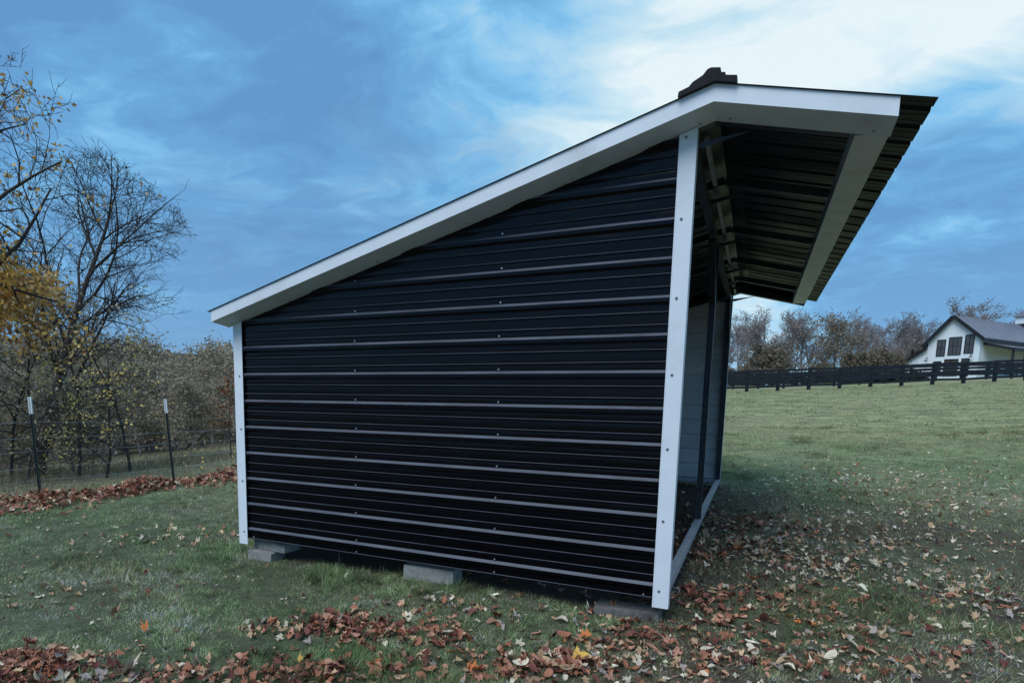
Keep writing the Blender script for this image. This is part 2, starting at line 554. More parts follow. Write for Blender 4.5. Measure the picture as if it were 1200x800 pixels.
# ridge cap
prof3 = [(x, 0, z) for x, z in [(-0.096, 3.026), (-0.092, 3.050), (-0.040, 3.066), (-0.022, 3.086), (0.030, 3.112), (0.052, 3.138), (0.070, 3.143),
                                (0.118, 3.134), (0.124, 3.108), (0.142, 3.106), (0.148, 3.090), (0.204, 3.078), (0.208, 3.052), (0.206, 3.0415), (XR, 3.0715), (-0.094, 3.0215)]]
MB().prism(prof3, (0, -OH - 0.03, 0), (0, L + OH + 0.03, 0)).build('ridge_cap', 'roof_steel', shed)

# rake boards and their soffit returns, both gables
for yo, out in ((-OH, -1), (L + OH, 1)):
    for xa, xb in ((XB, XR), (XR, XF)):
        ya, yb = (yo, yo + 0.004) if out < 0 else (yo - 0.004, yo)
        pts = [(xa, 0, zr(xa) - FO), (xb, 0, zr(xb) - FO), (xb, 0, zr(xb)), (xa, 0, zr(xa))]
        MB().prism(pts, (0, ya, 0), (0, yb, 0)).build('rake_board', 'white_trim', shed)
    yf = yo - out * 0.026
    for xa, xb in ((XB + 0.01, XR), (XR + 0.001, XF - 0.01)):
        pts = [(xa, 0, zr(xa) - FO + 0.008), (xb, 0, zr(xb) - FO + 0.008), (xb, 0, zr(xb) + 0.001), (xa, 0, zr(xa) + 0.001)]
        MB().prism(pts, (0, yf - 0.018, 0), (0, yf + 0.018, 0)).build('rake_blocker', 'tube_steel', shed)  # dark strip added to hide the bright back of the rake board
    for xa, xb in ((XB, XR), (XR, XF)):
        y0_, y1_ = (yo + 0.004, -0.001) if out < 0 else (L + 0.001, yo - 0.004)
        dO, dI = (FO, FH) if out < 0 else (FH, FO)      # the return dips a little towards the wall
        sm = MB()
        for k_, off in ((0, 0.0), (1, 0.004)):
            q = [(xa, y0_, zr(xa) - dO + off), (xa, y1_, zr(xa) - dI + off), (xb, y1_, zr(xb) - dI + off), (xb, y0_, zr(xb) - dO + off)]
            sm.quad(*(q if k_ == 0 else q[::-1]))
        sf = sm.build('soffit', 'white_trim', shed)
        if out < 0:
            sc_ = MB()
            nn = int(abs(xb - xa) / 0.75)
            for i in range(nn + 1):
                x = xa + 0.08 + (abs(xb - xa) - 0.16) * i / max(1, nn)
                sc_.disc((x, -0.045, zr(x) - FH + 0.006), 0.006, 0.005, 6, (0, 0, -1))
            tag(sc_.build('screws', 'screw_dark', sf), kind='stuff')
# front eave: box trim under the sheets, rear eave trim
zf = zr(XF) - FO
MB().box(XF - 0.004, XF, -OH + 0.005, L + OH - 0.005, zf, zf + FO).build('eave_board', 'white_trim', shed)
MB().prism([(XF - 0.005, 0, zf), (XF - 0.005, 0, zf + 0.004), (0.795, 0, zr(0.795) - FH + 0.003), (0.795, 0, zr(0.795) - FH - 0.001)],
           (0, 0.021, 0), (0, L - 0.021, 0)).build('eave_soffit', 'white_trim', shed)
MB().box(0.795, 0.799, 0.021, L - 0.021, zr(0.795) - FH + 0.004, zr(0.795) - 0.01).build('eave_return', 'white_trim', shed)
zb_ = zr(XB) - FO
MB().box(XB, XB + 0.004, -OH + 0.005, L + OH - 0.005, zb_, zb_ + FO).build('eave_board', 'white_trim', shed)
MB().box(XB + 0.005, -W - 0.02, 0.021, L - 0.021, zb_ + 0.001, zb_ + 0.005).build('eave_soffit', 'white_trim', shed)

# corner trims (L-shaped, folded steel)


def corner_trim(xc, sx_, yc, sy, top):
    wd = 0.100
    yo = yc + sy * 0.026
    xo = xc + sx_ * 0.001
    mb = MB()
    x1 = xo - sx_ * wd
    zt = lambda x: zr(x) - FH - 0.001
    ya, yb = sorted((yo, yo - sy * 0.003))
    pts = [(x1, 0, 0.0), (xo, 0, 0.0), (xo, 0, zt(xo)), (x1, 0, zt(x1))]
    mb.prism(pts, (0, ya, 0), (0, yb, 0))
    # rounded bead at the fold and the hemmed edge
    mb.box(min(x1, x1 + sx_ * 0.006), max(x1, x1 + sx_ * 0.006), min(yo, yo + sy * 0.002), max(yo, yo + sy * 0.002), 0.0, zt(x1) - 0.003)
    xa, xb = sorted((xo, xo - sx_ * 0.003))
    y2 = yo - sy * 0.085
    y0_, y1_ = sorted((yo - sy * 0.003, y2))
    mb.box(xa, xb, y0_, y1_, 0.0, min(zt(xo), top) - 0.004)
    o = mb.build('corner_trim', 'white_trim', shed)
    if sy < 0:
        s = MB()
        z = 0.111 if sx_ > 0 else 0.115
        while z < zt(xo) - 0.03:
            s.disc((xo - sx_ * 0.062, yo, z), 0.0075, 0.005, 6, (0, -1, 0))
            s.disc((xo - sx_ * 0.062, yo - 0.001, z), 0.0085, 0.002, 8, (0, -1, 0))
            z += 0.4615
        tag(s.build('screws', 'screw_dark', o), kind='stuff')
    return o


corner_trim(0.0, 1, 0.0, -1, 9)
corner_trim(-W, -1, 0.0, -1, 9)
corner_trim(0.0, 1, L, 1, 9)
corner_trim(-W, -1, L, 1, 9)

# screw rows on the near wall
s = MB()
for xs in (-1.222, -2.443):
    k = 0
    while True:
        z = 0.133 + k * RIB + 0.036
        if xs < x_rear(z) + 0.12 or z > 2.9: break
        s.disc((xs + 0.004 * math.sin(k * 5.1), -0.001, z), 0.0065, 0.007, 6, (0, -1, 0))
        k += 1
    s.disc((xs, -0.001, 0.072), 0.0065, 0.007, 6, (0, -1, 0))
for xs in (-0.160, -3.560):
    s.disc((xs, -0.001, 0.070), 0.0065, 0.007, 6, (0, -1, 0))
tag(s.build('screws', 'screw', shed), kind='stuff')

# frame
TB = 0.058


def tube(name, p, q, mat='tube_steel', wd=TB, ht=TB, up=(0, 0, 1)):
    return MB().bar(p, q, wd, ht, up=up).build(name, mat, shed)


tube('base_rail', (-0.035, 0.06, 0.110), (-0.035, L - 0.06, 0.110), 'galv')
tube('base_rail', (-W + 0.035, 0.06, 0.110), (-W + 0.035, L - 0.06, 0.110), 'galv')
tube('base_rail', (-W + 0.066, 0.034, 0.110), (-0.066, 0.034, 0.110), 'galv')
tube('base_rail', (-W + 0.066, L - 0.034, 0.110), (-0.066, L - 0.034, 0.110), 'galv')
for y in (0.034, 2.64, L - 0.034):
    tube('frame_post', (-0.036, y, 0.141), (-0.036, y, zr(-0.03) - FH - 0.11), up=(0, 1, 0))
for y in (0.034, 1.3, 2.64, 4.0, 5.2, L - 0.034):
    tube('frame_post', (-W + 0.036, y, 0.141), (-W + 0.036, y, zr(-W) - FH - 0.11), up=(0, 1, 0))
for y in (0.042, 1.20, 2.64, 4.05, 5.25, L - 0.042):
    d = 0.085
    tube('rafter', (-W + 0.02, y, zr(-W + 0.02) - d), (XR, y, ZR - d))
    tube('rafter', (XR + 0.001, y, ZR - d - 0.001), (0.78, y, zr(0.78) - d))
    MB().prism([(-0.30, 0, zr(-0.30) - d - 0.03), (0.02, 0, 2.84), (0.30, 0, zr(0.30) - d - 0.03)], (0, y + 0.030, 0), (0, y + 0.034, 0)).build('gusset', 'tube_steel', shed)
    if 0.5 < y < 6.0:
        MB().box(0.01, 0.05, y + 0.05, y + 0.10, 2.89, 2.925).build('bracket', 'galv', shed)
ys = (0.09, 1.20, 2.64, 4.05, 5.25, L - 0.08)
tube('header_beam', (-0.036, 0.07, zr(-0.036) - FH - 0.075), (-0.036, L - 0.07, zr(-0.036) - FH - 0.075))
for a, b_ in zip(ys, ys[1:]):
    for xx in (0.03,):
        MB().bar((xx, a + 0.12, 2.948), (xx, b_ - 0.06, 2.948), 0.028, 0.022).build('hat_channel', 'galv', shed)
for xx in (-3.0, -2.2, -1.4, -0.7):
    MB().bar((xx, 0.075, zr(xx) - 0.026), (xx, L - 0.075, zr(xx) - 0.026), 0.05, 0.05).build('purlin', 'tube_steel', shed)
tube('knee_brace', (-0.036, 2.60, 2.30), (-0.036, 2.08, 2.77))
tube('knee_brace', (-0.036, L - 0.07, 2.25), (-0.036, L - 0.60, 2.77))
for xx in (-2.5, -1.25):
    tube('frame_post', (xx, 0.034, 0.141), (xx, 0.034, zr(xx) - 0.12), up=(1, 0, 0))
    tube('frame_post', (xx, L - 0.034, 0.141), (xx, L - 0.034, zr(xx) - 0.12), up=(1, 0, 0))

# ------------------------------------------------------------ concrete blocks
rng = random.Random(4)


def block(x, y, z, lx, ly, lz, rz, label, name='concrete_block', mat='concrete'):
    import bmesh
    bm = bmesh.new()
    bmesh.ops.create_cube(bm, size=1)
    bmesh.ops.subdivide_edges(bm, edges=bm.edges[:], cuts=3, use_grid_fill=True)
    for v in bm.verts:
        c = v.co
        e = sum(1 for q in c if abs(q) > 0.49)
        k = 1 - 0.018 * max(0, e - 1)
        v.co = (c.x * lx * k + rng.uniform(-.002, .002), c.y * ly * k + rng.uniform(-.002, .002), c.z * lz * k + rng.uniform(-.002, .002))
    me = bpy.data.meshes.new(name); bm.to_mesh(me); bm.free()
    me.materials.append(M[mat])
    o = link_mesh(name, me)
    o.location = (x, y, z); o.rotation_euler = (R(rng.uniform(-2, 2)), R(rng.uniform(-2, 2)), R(rz))
    tag(o, label, 'concrete block', 'concrete blocks under the shed')


block(-3.50, 0.085, -0.103, 0.27, 0.19, 0.088, 2, 'lower pale concrete block under the rear corner of the shed, near the left white trim')
block(-3.44, 0.160, -0.016, 0.40, 0.19, 0.080, -6, 'upper concrete block stacked on another beneath the left white corner trim')
block(-1.80, 0.125, -0.055, 0.44, 0.19, 0.140, 3, 'long pale concrete block lying under the middle of the black side wall')
block(-0.27, 0.100, -0.124, 0.44, 0.20, 0.120, 1, 'dark damp concrete block sunk in the soil by the tall right white trim', mat='concrete_damp')

# thin stake under the wall
MB().bar((-2.67, 0.06, -0.16), (-2.665, 0.062, 0.085), 0.010, 0.010).build('ground_stake', 'tube_steel')
tag(bpy.data.objects['ground_stake'], 'thin dark metal stake standing in the soil under the black side wall', 'stake')


# ------------------------------------------------------------ wire fence on steel posts
wf = empty('wire_fence', (-8.35, 1.97, float(H(-8.35, 1.97))))
tag(wf, 'five-strand wire fence on dark steel posts with white tips at the edge of the lawn', 'fence')
wb = np.array(wf.location)
posts = [(-8.62, -3.2), (-8.52, -1.10), (-8.41, 0.96), (-8.24, 3.02), (-8.1, 5.1), (-7.95, 7.2), (-7.8, 9.3), (-7.65, 11.4), (-7.5, 13.5)]
hts = (1.16, 0.95, 0.76, 0.54, 0.36)
ptop = []
for i, (x, y) in enumerate(posts):
    z = float(H(x, y)) - 0.05
    b0_ = Vector((x, y, z)) - Vector(wb)
    lk = (0.02, 0.03, 0.038, 0.062, 0.0, 0.03, -0.02, 0, 0)[i]
    d = Vector((-0.897 * lk, -0.44 * lk, 1)).normalized()
    hgt = 1.50
    p1 = b0_ + d * 1.27; p2 = b0_ + d * hgt
    mb = MB().bar(b0_, p1, 0.040, 0.007, up=(1, 0, 0)).bar(b0_ + Vector((0.017, 0, 0)), p1 + Vector((0.017, 0, 0)), 0.007, 0.030, up=(1, 0, 0))
    for k in range(20):
        c = b0_ + d * (0.15 + k * 0.055)
        mb.bar(c - Vector((0.012, 0, 0)), c - Vector((0.004, 0, 0)), 0.018, 0.010)
    po = mb.build('fence_post', 'post_green', wf)
    MB().bar(p1 + d * 0.001, p2, 0.050, 0.012, up=(1, 0, 0)).bar(p1 + d * 0.001 + Vector((0.020, 0, 0)), p2 + Vector((0.020, 0, 0)), 0.008, 0.026, up=(1, 0, 0)).build('white_tip', 'post_white', po)
    ptop.append((b0_, d))
for h in hts:
    mb = MB()
    for (a, da), (b_, db) in zip(ptop, ptop[1:]):
        P0 = a + da * h - Vector((0.012, 0, 0)); P1 = b_ + db * h - Vector((0.012, 0, 0))
        n_ = 5
        for k in range(n_):
            q0 = P0.lerp(P1, k / n_); q1 = P0.lerp(P1, (k + 1) / n_)
            q0.z -= 0.02 * math.sin(math.pi * k / n_); q1.z -= 0.02 * math.sin(math.pi * (k + 1) / n_)
            mb.bar(q0, q1, 0.0042, 0.0042)
    mb.build('wire', 'wire', wf)

# ------------------------------------------------------------ black board fences
dirF = np.array([math.cos(YAW), -math.sin(YAW)])
fwh = np.array([math.sin(YAW), math.cos(YAW)])


def at(pxl, depth, pyl=455.0):
    """ground point seen in picture column pxl near the horizon, depth metres out along the view"""
    v = ray(pxl, pyl)
    k = depth / float(v[:2] @ fwh)
    return float(CAM[0] + v[0] * k), float(CAM[1] + v[1] * k)


def proj(P):
    q = np.array(P) - CAM
    d = q @ FW
    return CX + F_PX * (q @ RT) / d, CY - F_PX * (q @ UP) / d


board_me = {}


def board_fence(label, pts, rails, hp, wdp, boardh):
    o_ = empty('board_fence', (pts[0][0], pts[0][1], float(H(*pts[0]))))
    tag(o_, label, 'fence', 'black board fences across the field')
    org = Vector(o_.location)
    r2 = random.Random(len(label))
    for x, y in pts:
        z = float(H(x, y))
        m_ = MB().bar((0, 0, -0.2), (0, 0, hp + r2.uniform(-.02, .03)), wdp, wdp, up=(dirF[1], -dirF[0], 0))
        p = m_.build('fence_post', 'fence_black', o_)
        p.location = Vector((x, y, z)) - org
    for (xa, ya), (xb, yb) in zip(pts, pts[1:]):
        za, zb2 = float(H(xa, ya)), float(H(xb, yb))
        off = Vector((-fwh[0], -fwh[1], 0)) * (wdp / 2 + 0.016)
        for h in rails:
            j1, j2 = r2.uniform(-.02, .02), r2.uniform(-.02, .02)
            MB().bar(Vector((xa, ya, za + h + j1)) - org + off, Vector((xb, yb, zb2 + h + j2)) - org + off, 0.03, boardh,
                     up=(0, 0, 1)).build('board', 'fence_black', o_)


pA = [at(803 + 36.1 * k, 47.0) for k in range(0, 15)]
board_fence('near black four-board wooden fence crossing the top of the grass field', pA, (1.50, 1.14, 0.78, 0.34), 1.60, 0.19, 0.165)
pB = [at(800 + 29.5 * k, 58.0) for k in range(0, 18)]
board_fence('second black board fence seen between the boards of the nearer one', pB, (1.36, 1.08, 0.80, 0.52), 1.48, 0.16, 0.20)


# ------------------------------------------------------------ white house
HS = 1.286
cx_, cy_ = at(1150, 90.0, 392.0)
hz0 = float(H(cx_, cy_))
house = empty('farmhouse', (cx_, cy_, hz0))
tag(house, 'white gabled farmhouse with black trim and dark metal roof beyond the fence', 'house')
U = Vector((-0.8109, 0.5847, 0)).normalized(); V_ = Vector((U.y, -U.x, 0)); Zv = Vector((0, 0, 1))


def hp_(s, v, z):
    """house point: s along the gable face, v along the ridge, z above sea level of the scene"""
    return U * s + V_ * v + Zv * (z - hz0)


def gface(pxl, y):
    """(s, z) on the gable plane of the house seen at a picture point"""
    v = ray(pxl, y)
    nrm = np.array([V_.x, V_.y, 0.0])
    k = ((np.array([cx_, cy_, 0]) - CAM * np.array([1, 1, 0])) @ nrm) / (v @ nrm)
    p = CAM + v * k
    return float((p[0] - cx_) * U.x + (p[1] - cy_) * U.y), float(p[2])


ZE = gface(1149.5, 393.5)[1]
mid, ZP = gface(1119.5, 370.5)
SW_, ZE2 = gface(1088.0, 401.5)
LV = 40.0
LT, ZL1 = gface(1057.0, 426.5)
ZL0 = gface(1089.5, 408.0)[1]
mb = MB()
mb.poly([hp_(0, 0, hz0 - 0.5), hp_(0, 0, ZE), hp_(mid, 0, ZP - 0.15), hp_(SW_, 0, ZE2), hp_(SW_, 0, hz0 - 0.5)][::-1])
mb.quad(hp_(0, 0, hz0 - .5), hp_(0, LV, hz0 - .5), hp_(0, LV, ZE), hp_(0, 0, ZE))
mb.quad(hp_(SW_, 0, hz0 - .5), hp_(SW_, 0, ZE2), hp_(SW_, LV, ZE2), hp_(SW_, LV, hz0 - .5))
mb.poly([hp_(0, LV, hz0 - 0.5), hp_(0, LV, ZE), hp_(mid, LV, ZP - 0.15), hp_(SW_, LV, ZE2), hp_(SW_, LV, hz0 - 0.5)])
# lean-to on the left
mb.quad(hp_(SW_ + .01, 0.05, hz0 - .5), hp_(LT, 0.05, hz0 - .5), hp_(LT, 0.05, ZL1 - .1), hp_(SW_ + .01, 0.05, ZL0 - .1))
mb.quad(hp_(LT, 0.05, hz0 - .5), hp_(LT, 14, hz0 - .5), hp_(LT, 14, ZL1 - .1), hp_(LT, 0.05, ZL1 - .1))
mb.build('wall', 'house_white', house)


def slab(p0, p1, p2, p3, th, name, mat):
    n = (Vector(p1) - Vector(p0)).cross(Vector(p3) - Vector(p0)).normalized()
    if n.z < 0: n = -n
    return MB().prism([p0, p1, p2, p3], (0, 0, 0), n * th).build(name, mat, house)


ov = 0.55
sl1 = (ZP - ZE) / mid
sl2 = (ZP - ZE2) / (SW_ - mid)
roof = slab(hp_(mid, -ov, ZP), hp_(-ov, -ov, ZE - sl1 * ov), hp_(-ov, LV + ov, ZE - sl1 * ov), hp_(mid, LV + ov, ZP), 0.16, 'roof', 'house_roof')
roofb = slab(hp_(mid + .01, -ov, ZP), hp_(SW_ + ov, -ov, ZE2 - sl2 * ov), hp_(SW_ + ov, LV + ov, ZE2 - sl2 * ov), hp_(mid + .01, LV + ov, ZP), 0.16, 'roof', 'house_roof')
k = 0
while k * 0.62 < LV + 2 * ov:
    v = -ov + 0.1 + k * 0.62
    MB().bar(hp_(mid - .05, v, ZP + 0.16), hp_(-ov + .02, v, ZE - sl1 * ov + 0.19), 0.05, 0.06).build('roof_seam', 'house_roof', roof)
    k += 1
slab(hp_(SW_ - .02, -ov * .7, ZL0), hp_(LT + .5, -ov * .7, ZL1 - .2), hp_(LT + .5, 14, ZL1 - .2), hp_(SW_ - .02, 14, ZL0), 0.15, 'roof', 'house_roof')
# black rakes, eaves
for a, b_ in ((hp_(mid, -ov - .03, ZP + .0), hp_(-ov, -ov - .03, ZE - sl1 * ov)), (hp_(mid, -ov - .04, ZP), hp_(SW_ + ov, -ov - .04, ZE2 - sl2 * ov)),
              (hp_(SW_ + .0, -ov * .7 - .03, ZL0), hp_(LT + .5, -ov * .7 - .03, ZL1 - .2))):
    MB().bar(a, b_, 0.10, 0.46).build('rake_trim', 'house_black', house)
MB().bar(hp_(-ov - .02, -ov, ZE - sl1 * ov - .02), hp_(-ov - .02, LV + ov, ZE - sl1 * ov - .02), 0.12, 0.42).build('eave_trim', 'house_black', house)


def hx(pxl, y=410.0):
    """distance along the gable face seen at picture column pxl, row y"""
    v = ray(pxl, y)
    nrm = np.array([V_.x, V_.y, 0.0])
    k = ((np.array([cx_, cy_, 0]) - CAM * np.array([1, 1, 0])) @ nrm) / (v @ nrm)
    p = CAM + v * k
    return (p[0] - cx_) * U.x + (p[1] - cy_) * U.y


def hzpx(y, s, pxl):
    v = ray(pxl, y)
    nrm = np.array([V_.x, V_.y, 0.0])
    k = ((np.array([cx_, cy_, 0]) - CAM * np.array([1, 1, 0])) @ nrm) / (v @ nrm)
    return CAM[2] + v[2] * k


def window(sa, sb, za, zb2, plane='gable', mx=1, my=1, name='window'):
    if plane == 'gable':
        f = lambda s, z, d: hp_(s, -d, z)
    else:
        f = lambda s, z, d: hp_(-d, s, z)
    fr = MB()
    t_ = 0.09
    for (a, b_, c, d) in ((sa, sb, za - t_, za), (sa, sb, zb2, zb2 + t_), (sa - t_, sa, za - t_, zb2 + t_), (sb, sb + t_, za - t_, zb2 + t_)):
        p = [f(a, c, 0.01), f(b_, c, 0.01), f(b_, d, 0.01), f(a, d, 0.01)]
        nrm = (f(0, 0, 1) - f(0, 0, 0))
        fr.prism(p, (0, 0, 0), nrm * 0.06)
    wobj = fr.build(name, 'house_black', house)
    MB().quad(f(sa, za, 0.012), f(sb, za, 0.012), f(sb, zb2, 0.012), f(sa, zb2, 0.012)).build('pane', 'glass', wobj)
    mm = MB()
    for i in range(1, mx + 1):
        x = sa + (sb - sa) * i / (mx + 1)
        mm.bar(f(x, za, 0.03), f(x, zb2, 0.03), 0.06, 0.03, up=f(0, 0, 1) - f(0, 0, 0))
    for i in range(1, my + 1):
        z = za + (zb2 - za) * i / (my + 1)
        mm.bar(f(sa, z, 0.03), f(sb, z, 0.03), 0.03, 0.05)
    mm.build('muntins', 'house_black', wobj)


for (xa, xb, yt, yb_) in ((1098.3, 1107.0, 399.0, 417.0), (1111.8, 1125.5, 396.0, 415.7), (1130.5, 1140.0, 393.0, 413.5)):
    s0, s1 = hx(xb), hx(xa)
    window(s0, s1, hzpx(yb_, (s0 + s1) / 2, xa), hzpx(yt, (s0 + s1) / 2, xa), mx=1 if xb - xa < 12 else 2, my=1)
for (xa, xb, yt, yb_) in ((1096.5, 1104.0, 424.0, 438.0), (1109.0, 1124.0, 421.5, 440.0), (1129.0, 1137.0, 420.5, 440.0)):
    s0, s1 = hx(xb), hx(xa)
    window(s0, s1, hzpx(yb_, (s0 + s1) / 2, xa), hzpx(yt, (s0 + s1) / 2, xa), mx=1, my=1, name='door' if xb - xa > 12 else 'window')
# barn lamps over the lower openings
for pxl, y in ((1088.5, 422.0), (1140.5, 417.0)):
    s_ = hx(pxl)
    z = hzpx(y, s_, pxl)
    lm = MB().disc(hp_(s_, -0.55, z), 0.05, 0.22, 8, (0, 0, 1))
    base = [hp_(s_, -0.55, z) + Vector((math.cos(a) * 0.30, math.sin(a) * 0.30, -0.16)) for a in [i * math.pi / 5 for i in range(10)]]
    for i in range(10):
        lm.poly([hp_(s_, -0.55, z + 0.05), base[i], base[(i + 1) % 10]])
    lm.bar(hp_(s_, -0.55, z + 0.2), hp_(s_, -0.25, z + 0.42), 0.05, 0.05).bar(hp_(s_, -0.25, z + 0.42), hp_(s_, 0.0, z + 0.25), 0.05, 0.05)
    lm.build('barn_lamp', 'house_black', house)
# porch along the right side: roof, posts, windows under it
PZ0, PZ1 = ZE - 1.0, ZE - 2.0
PD = 3.6
slab(hp_(-0.03, 1.0, PZ0), hp_(-PD, 1.0, PZ1), hp_(-PD, LV, PZ1), hp_(-0.03, LV, PZ0), 0.14, 'porch_roof', 'house_roof')
MB().bar(hp_(-PD - .02, 0.9, PZ1), hp_(-PD - .02, LV, PZ1), 0.14, 0.42).build('eave_trim', 'house_black', house)
MB().bar(hp_(0.1, 0.95, PZ0), hp_(-PD, 0.95, PZ1), 0.14, 0.36).build('rake_trim', 'house_black', house)
for v in (1.2, 5.0, 9.0, 13.0):
    MB().bar(hp_(-PD + .15, v, hz0 - .2), hp_(-PD + .15, v, PZ1 - .1), 0.26, 0.26, up=(1, 0, 0)).build('porch_post', 'house_black', house)
for v, name, za, zb2 in ((2.6, 'door', 0.1, 2.3), (5.6, 'window', 0.9, 2.6), (8.6, 'window', 0.9, 2.6), (11.5, 'door', 0.1, 2.3), (14.5, 'window', 0.9, 2.6)):
    window(v, v + 1.2, hz0 + za, hz0 + zb2, 'side', 1, 1, name)
# cupola on the ridge
cv = next(v for v in [q * 0.1 for q in range(0, 380)] if proj(Vector((cx_, cy_, hz0)) + hp_(mid, v, ZP) - U * 0.9)[0] > 1206)
c0 = hp_(mid, cv, ZP)
cup = MB().bar(c0 + Zv * -0.6, c0 + Zv * 0.35, 1.75, 1.75, up=U).build('cupola', 'house_black', house)
MB().bar(c0 + Zv * 0.36, c0 + Zv * 1.5, 1.4, 1.4, up=U).build('louvre_box', 'house_white', cup)
cap = MB()
tip = c0 + Zv * 2.6
cs = [c0 + Zv * 1.5 + U * a * 1.05 + V_ * b_ * 1.05 for a, b_ in ((-1, -1), (1, -1), (1, 1), (-1, 1))]
for i in range(4): cap.poly([cs[i], cs[(i + 1) % 4], tip])
cap.quad(*cs[::-1])
cap.build('cupola_roof', 'house_roof', cup)


# ------------------------------------------------------------ trees
def rand_unit(r):
    v = r.normal(size=3); return v / np.linalg.norm(v)


def grow(seed, trunk_h, trunk_r, lean=(0, 0), levels=4, nb=(9, 7, 6, 5), lens=(0.55, 0.5, 0.45, 0.45), spread=55, droop=0.0,
         crown=None, upw=0.25, wob=0.10, start=0.25, minr=0.004):
    """returns list of polylines (points, radii, level)"""
    r = np.random.default_rng(seed)
    out = []

    def branch(p, d, length, rad, lv):
        ns = 9 if lv == 0 else (6 if lv == 1 else (4 if lv == 2 else 3))
        pts = [p.copy()]; rs = [rad]
        dd = d.copy()
        for i in range(ns):
            dd = dd + r.normal(size=3) * wob * (0.5 if lv == 0 else 1.2) + np.array([0, 0, upw * (0.10 if lv else 0.02) - droop * 0.1 * lv])
            dd /= np.linalg.norm(dd)
            p = p + dd * length / ns
            if lv > 0 and crown is not None and not crown(p):
                pts.append(p.copy()); rs.append(minr * 0.6)
                break
            pts.append(p.copy()); rs.append(max(minr * 0.6, rad * (1 - 0.80 * (i + 1) / ns)))
        out.append((np.array(pts), np.array(rs), lv))
        if lv + 1 >= levels or len(pts) < 3:
            return
        n = nb[lv]
        for k in range(n):
            t_ = start + (1 - start) * (k + r.uniform(0, 1)) / n if lv == 0 else 0.15 + 0.85 * (k + r.uniform(0, 1)) / n
            f = t_ * (len(pts) - 1); i = min(int(f), len(pts) - 2)
            q = pts[i] + (pts[i + 1] - pts[i]) * (f - i)
            ax = pts[i + 1] - pts[i]; ax = ax / np.linalg.norm(ax)
            perp = np.cross(ax, rand_unit(r)); perp /= np.linalg.norm(perp)
            an = R(spread * r.uniform(0.65, 1.15))
            nd = ax * math.cos(an) + perp * math.sin(an)
            nd[2] += upw * 0.4; nd /= np.linalg.norm(nd)
            rr = rs[i] * (1 - (f - i)) + rs[i + 1] * (f - i)
            ll = length * lens[lv] * r.uniform(0.65, 1.2) * (1.15 - 0.55 * t_ if lv == 0 else 1.0)
            branch(q, nd, ll, max(minr, rr * 0.62), lv + 1)

    d0 = np.array([lean[0], lean[1], 1.0]); d0 /= np.linalg.norm(d0)
    branch(np.zeros(3), d0, trunk_h, trunk_r, 0)
    return out


def tubes_arrays(lines, sides=(7, 5, 3, 3, 3)):
    V, Fq = [], []
    base = 0
    for pts, rs, lv in lines:
        k = sides[min(lv, len(sides) - 1)]
        n = len(pts)
        tan = np.gradient(pts, axis=0)
        tan /= np.linalg.norm(tan, axis=1)[:, None] + 1e-9
        ref = np.array([0.31, 0.47, 0.83])
        s_ = np.cross(tan, ref); s_ /= np.linalg.norm(s_, axis=1)[:, None] + 1e-9
        u_ = np.cross(tan, s_)
        a = np.arange(k) * 2 * math.pi / k
        ring = pts[:, None, :] + rs[:, None, None] * (np.cos(a)[None, :, None] * s_[:, None, :] + np.sin(a)[None, :, None] * u_[:, None, :])
        V.append(ring.reshape(-1, 3))
        i, j = np.meshgrid(np.arange(n - 1), np.arange(k), indexing='ij')
        a0 = base + i * k + j; a1 = base + i * k + (j + 1) % k
        Fq.append(np.stack([a0, a1, a1 + k, a0 + k], -1).reshape(-1, 4))
        base += n * k
    return np.concatenate(V), np.concatenate(Fq)


def leaf_quads(P, size, cols, r, flat=0.5):
    """one folded-quad leaf per point"""
    n = len(P)
    a = r.normal(size=(n, 3)); a /= np.linalg.norm(a, axis=1)[:, None]
    b_ = r.normal(size=(n, 3)); b_[:, 2] *= flat
    b_ = np.cross(a, b_); b_ /= np.linalg.norm(b_, axis=1)[:, None] + 1e-9
    s_ = size * r.uniform(0.6, 1.35, n)[:, None]
    V = np.stack([P - a * s_ * .6, P + b_ * s_ * .42, P + a * s_ * .6, P - b_ * s_ * .42], 1).reshape(-1, 3)
    Fq = np.arange(n * 4).reshape(n, 4)
    C = np.repeat(cols, 4, axis=0)
    return V, Fq, C


def pick(cols, n, r, jit=0.18, p=None):
    cols = np.array(cols)
    c = cols[r.choice(len(cols), n, p=p)]
    return np.clip(c * (1 + r.normal(size=(n, 1)) * jit), 0.004, 1)


def tree_meshes(seed, leaf_n=0, leaf_size=0.08, leaf_cols=None, leaf_p=None, bark='bark', lv_min=2, jitter=0.1, leaf_filter=None, twig_bark=None, **kw):
    lines = grow(seed, **kw)
    r = np.random.default_rng(seed + 1000)
    tr = [l for l in lines if l[2] <= 1]
    tw = [l for l in lines if l[2] > 1]
    V, Fq = tubes_arrays(tr)
    mt = np_mesh('trunk', V, Fq, bark, smooth=True)
    parts = [('trunk', mt)]
    if tw:
        V, Fq = tubes_arrays(tw)
        parts.append(('branches', np_mesh('branches', V, Fq, twig_bark or bark)))
    if leaf_n:
        tips = np.concatenate([l[0][1:] for l in lines if l[2] >= lv_min])
        if leaf_filter is not None:
            tips = tips[leaf_filter(tips)]
        P = tips[r.integers(0, len(tips), leaf_n)] + r.normal(size=(leaf_n, 3)) * jitter
        V, Fq, C = leaf_quads(P, leaf_size, pick(leaf_cols, leaf_n, r, 0.2, leaf_p), r)
        parts.append(('crown', np_mesh('crown', V, Fq, 'leaf', C)))
    return parts


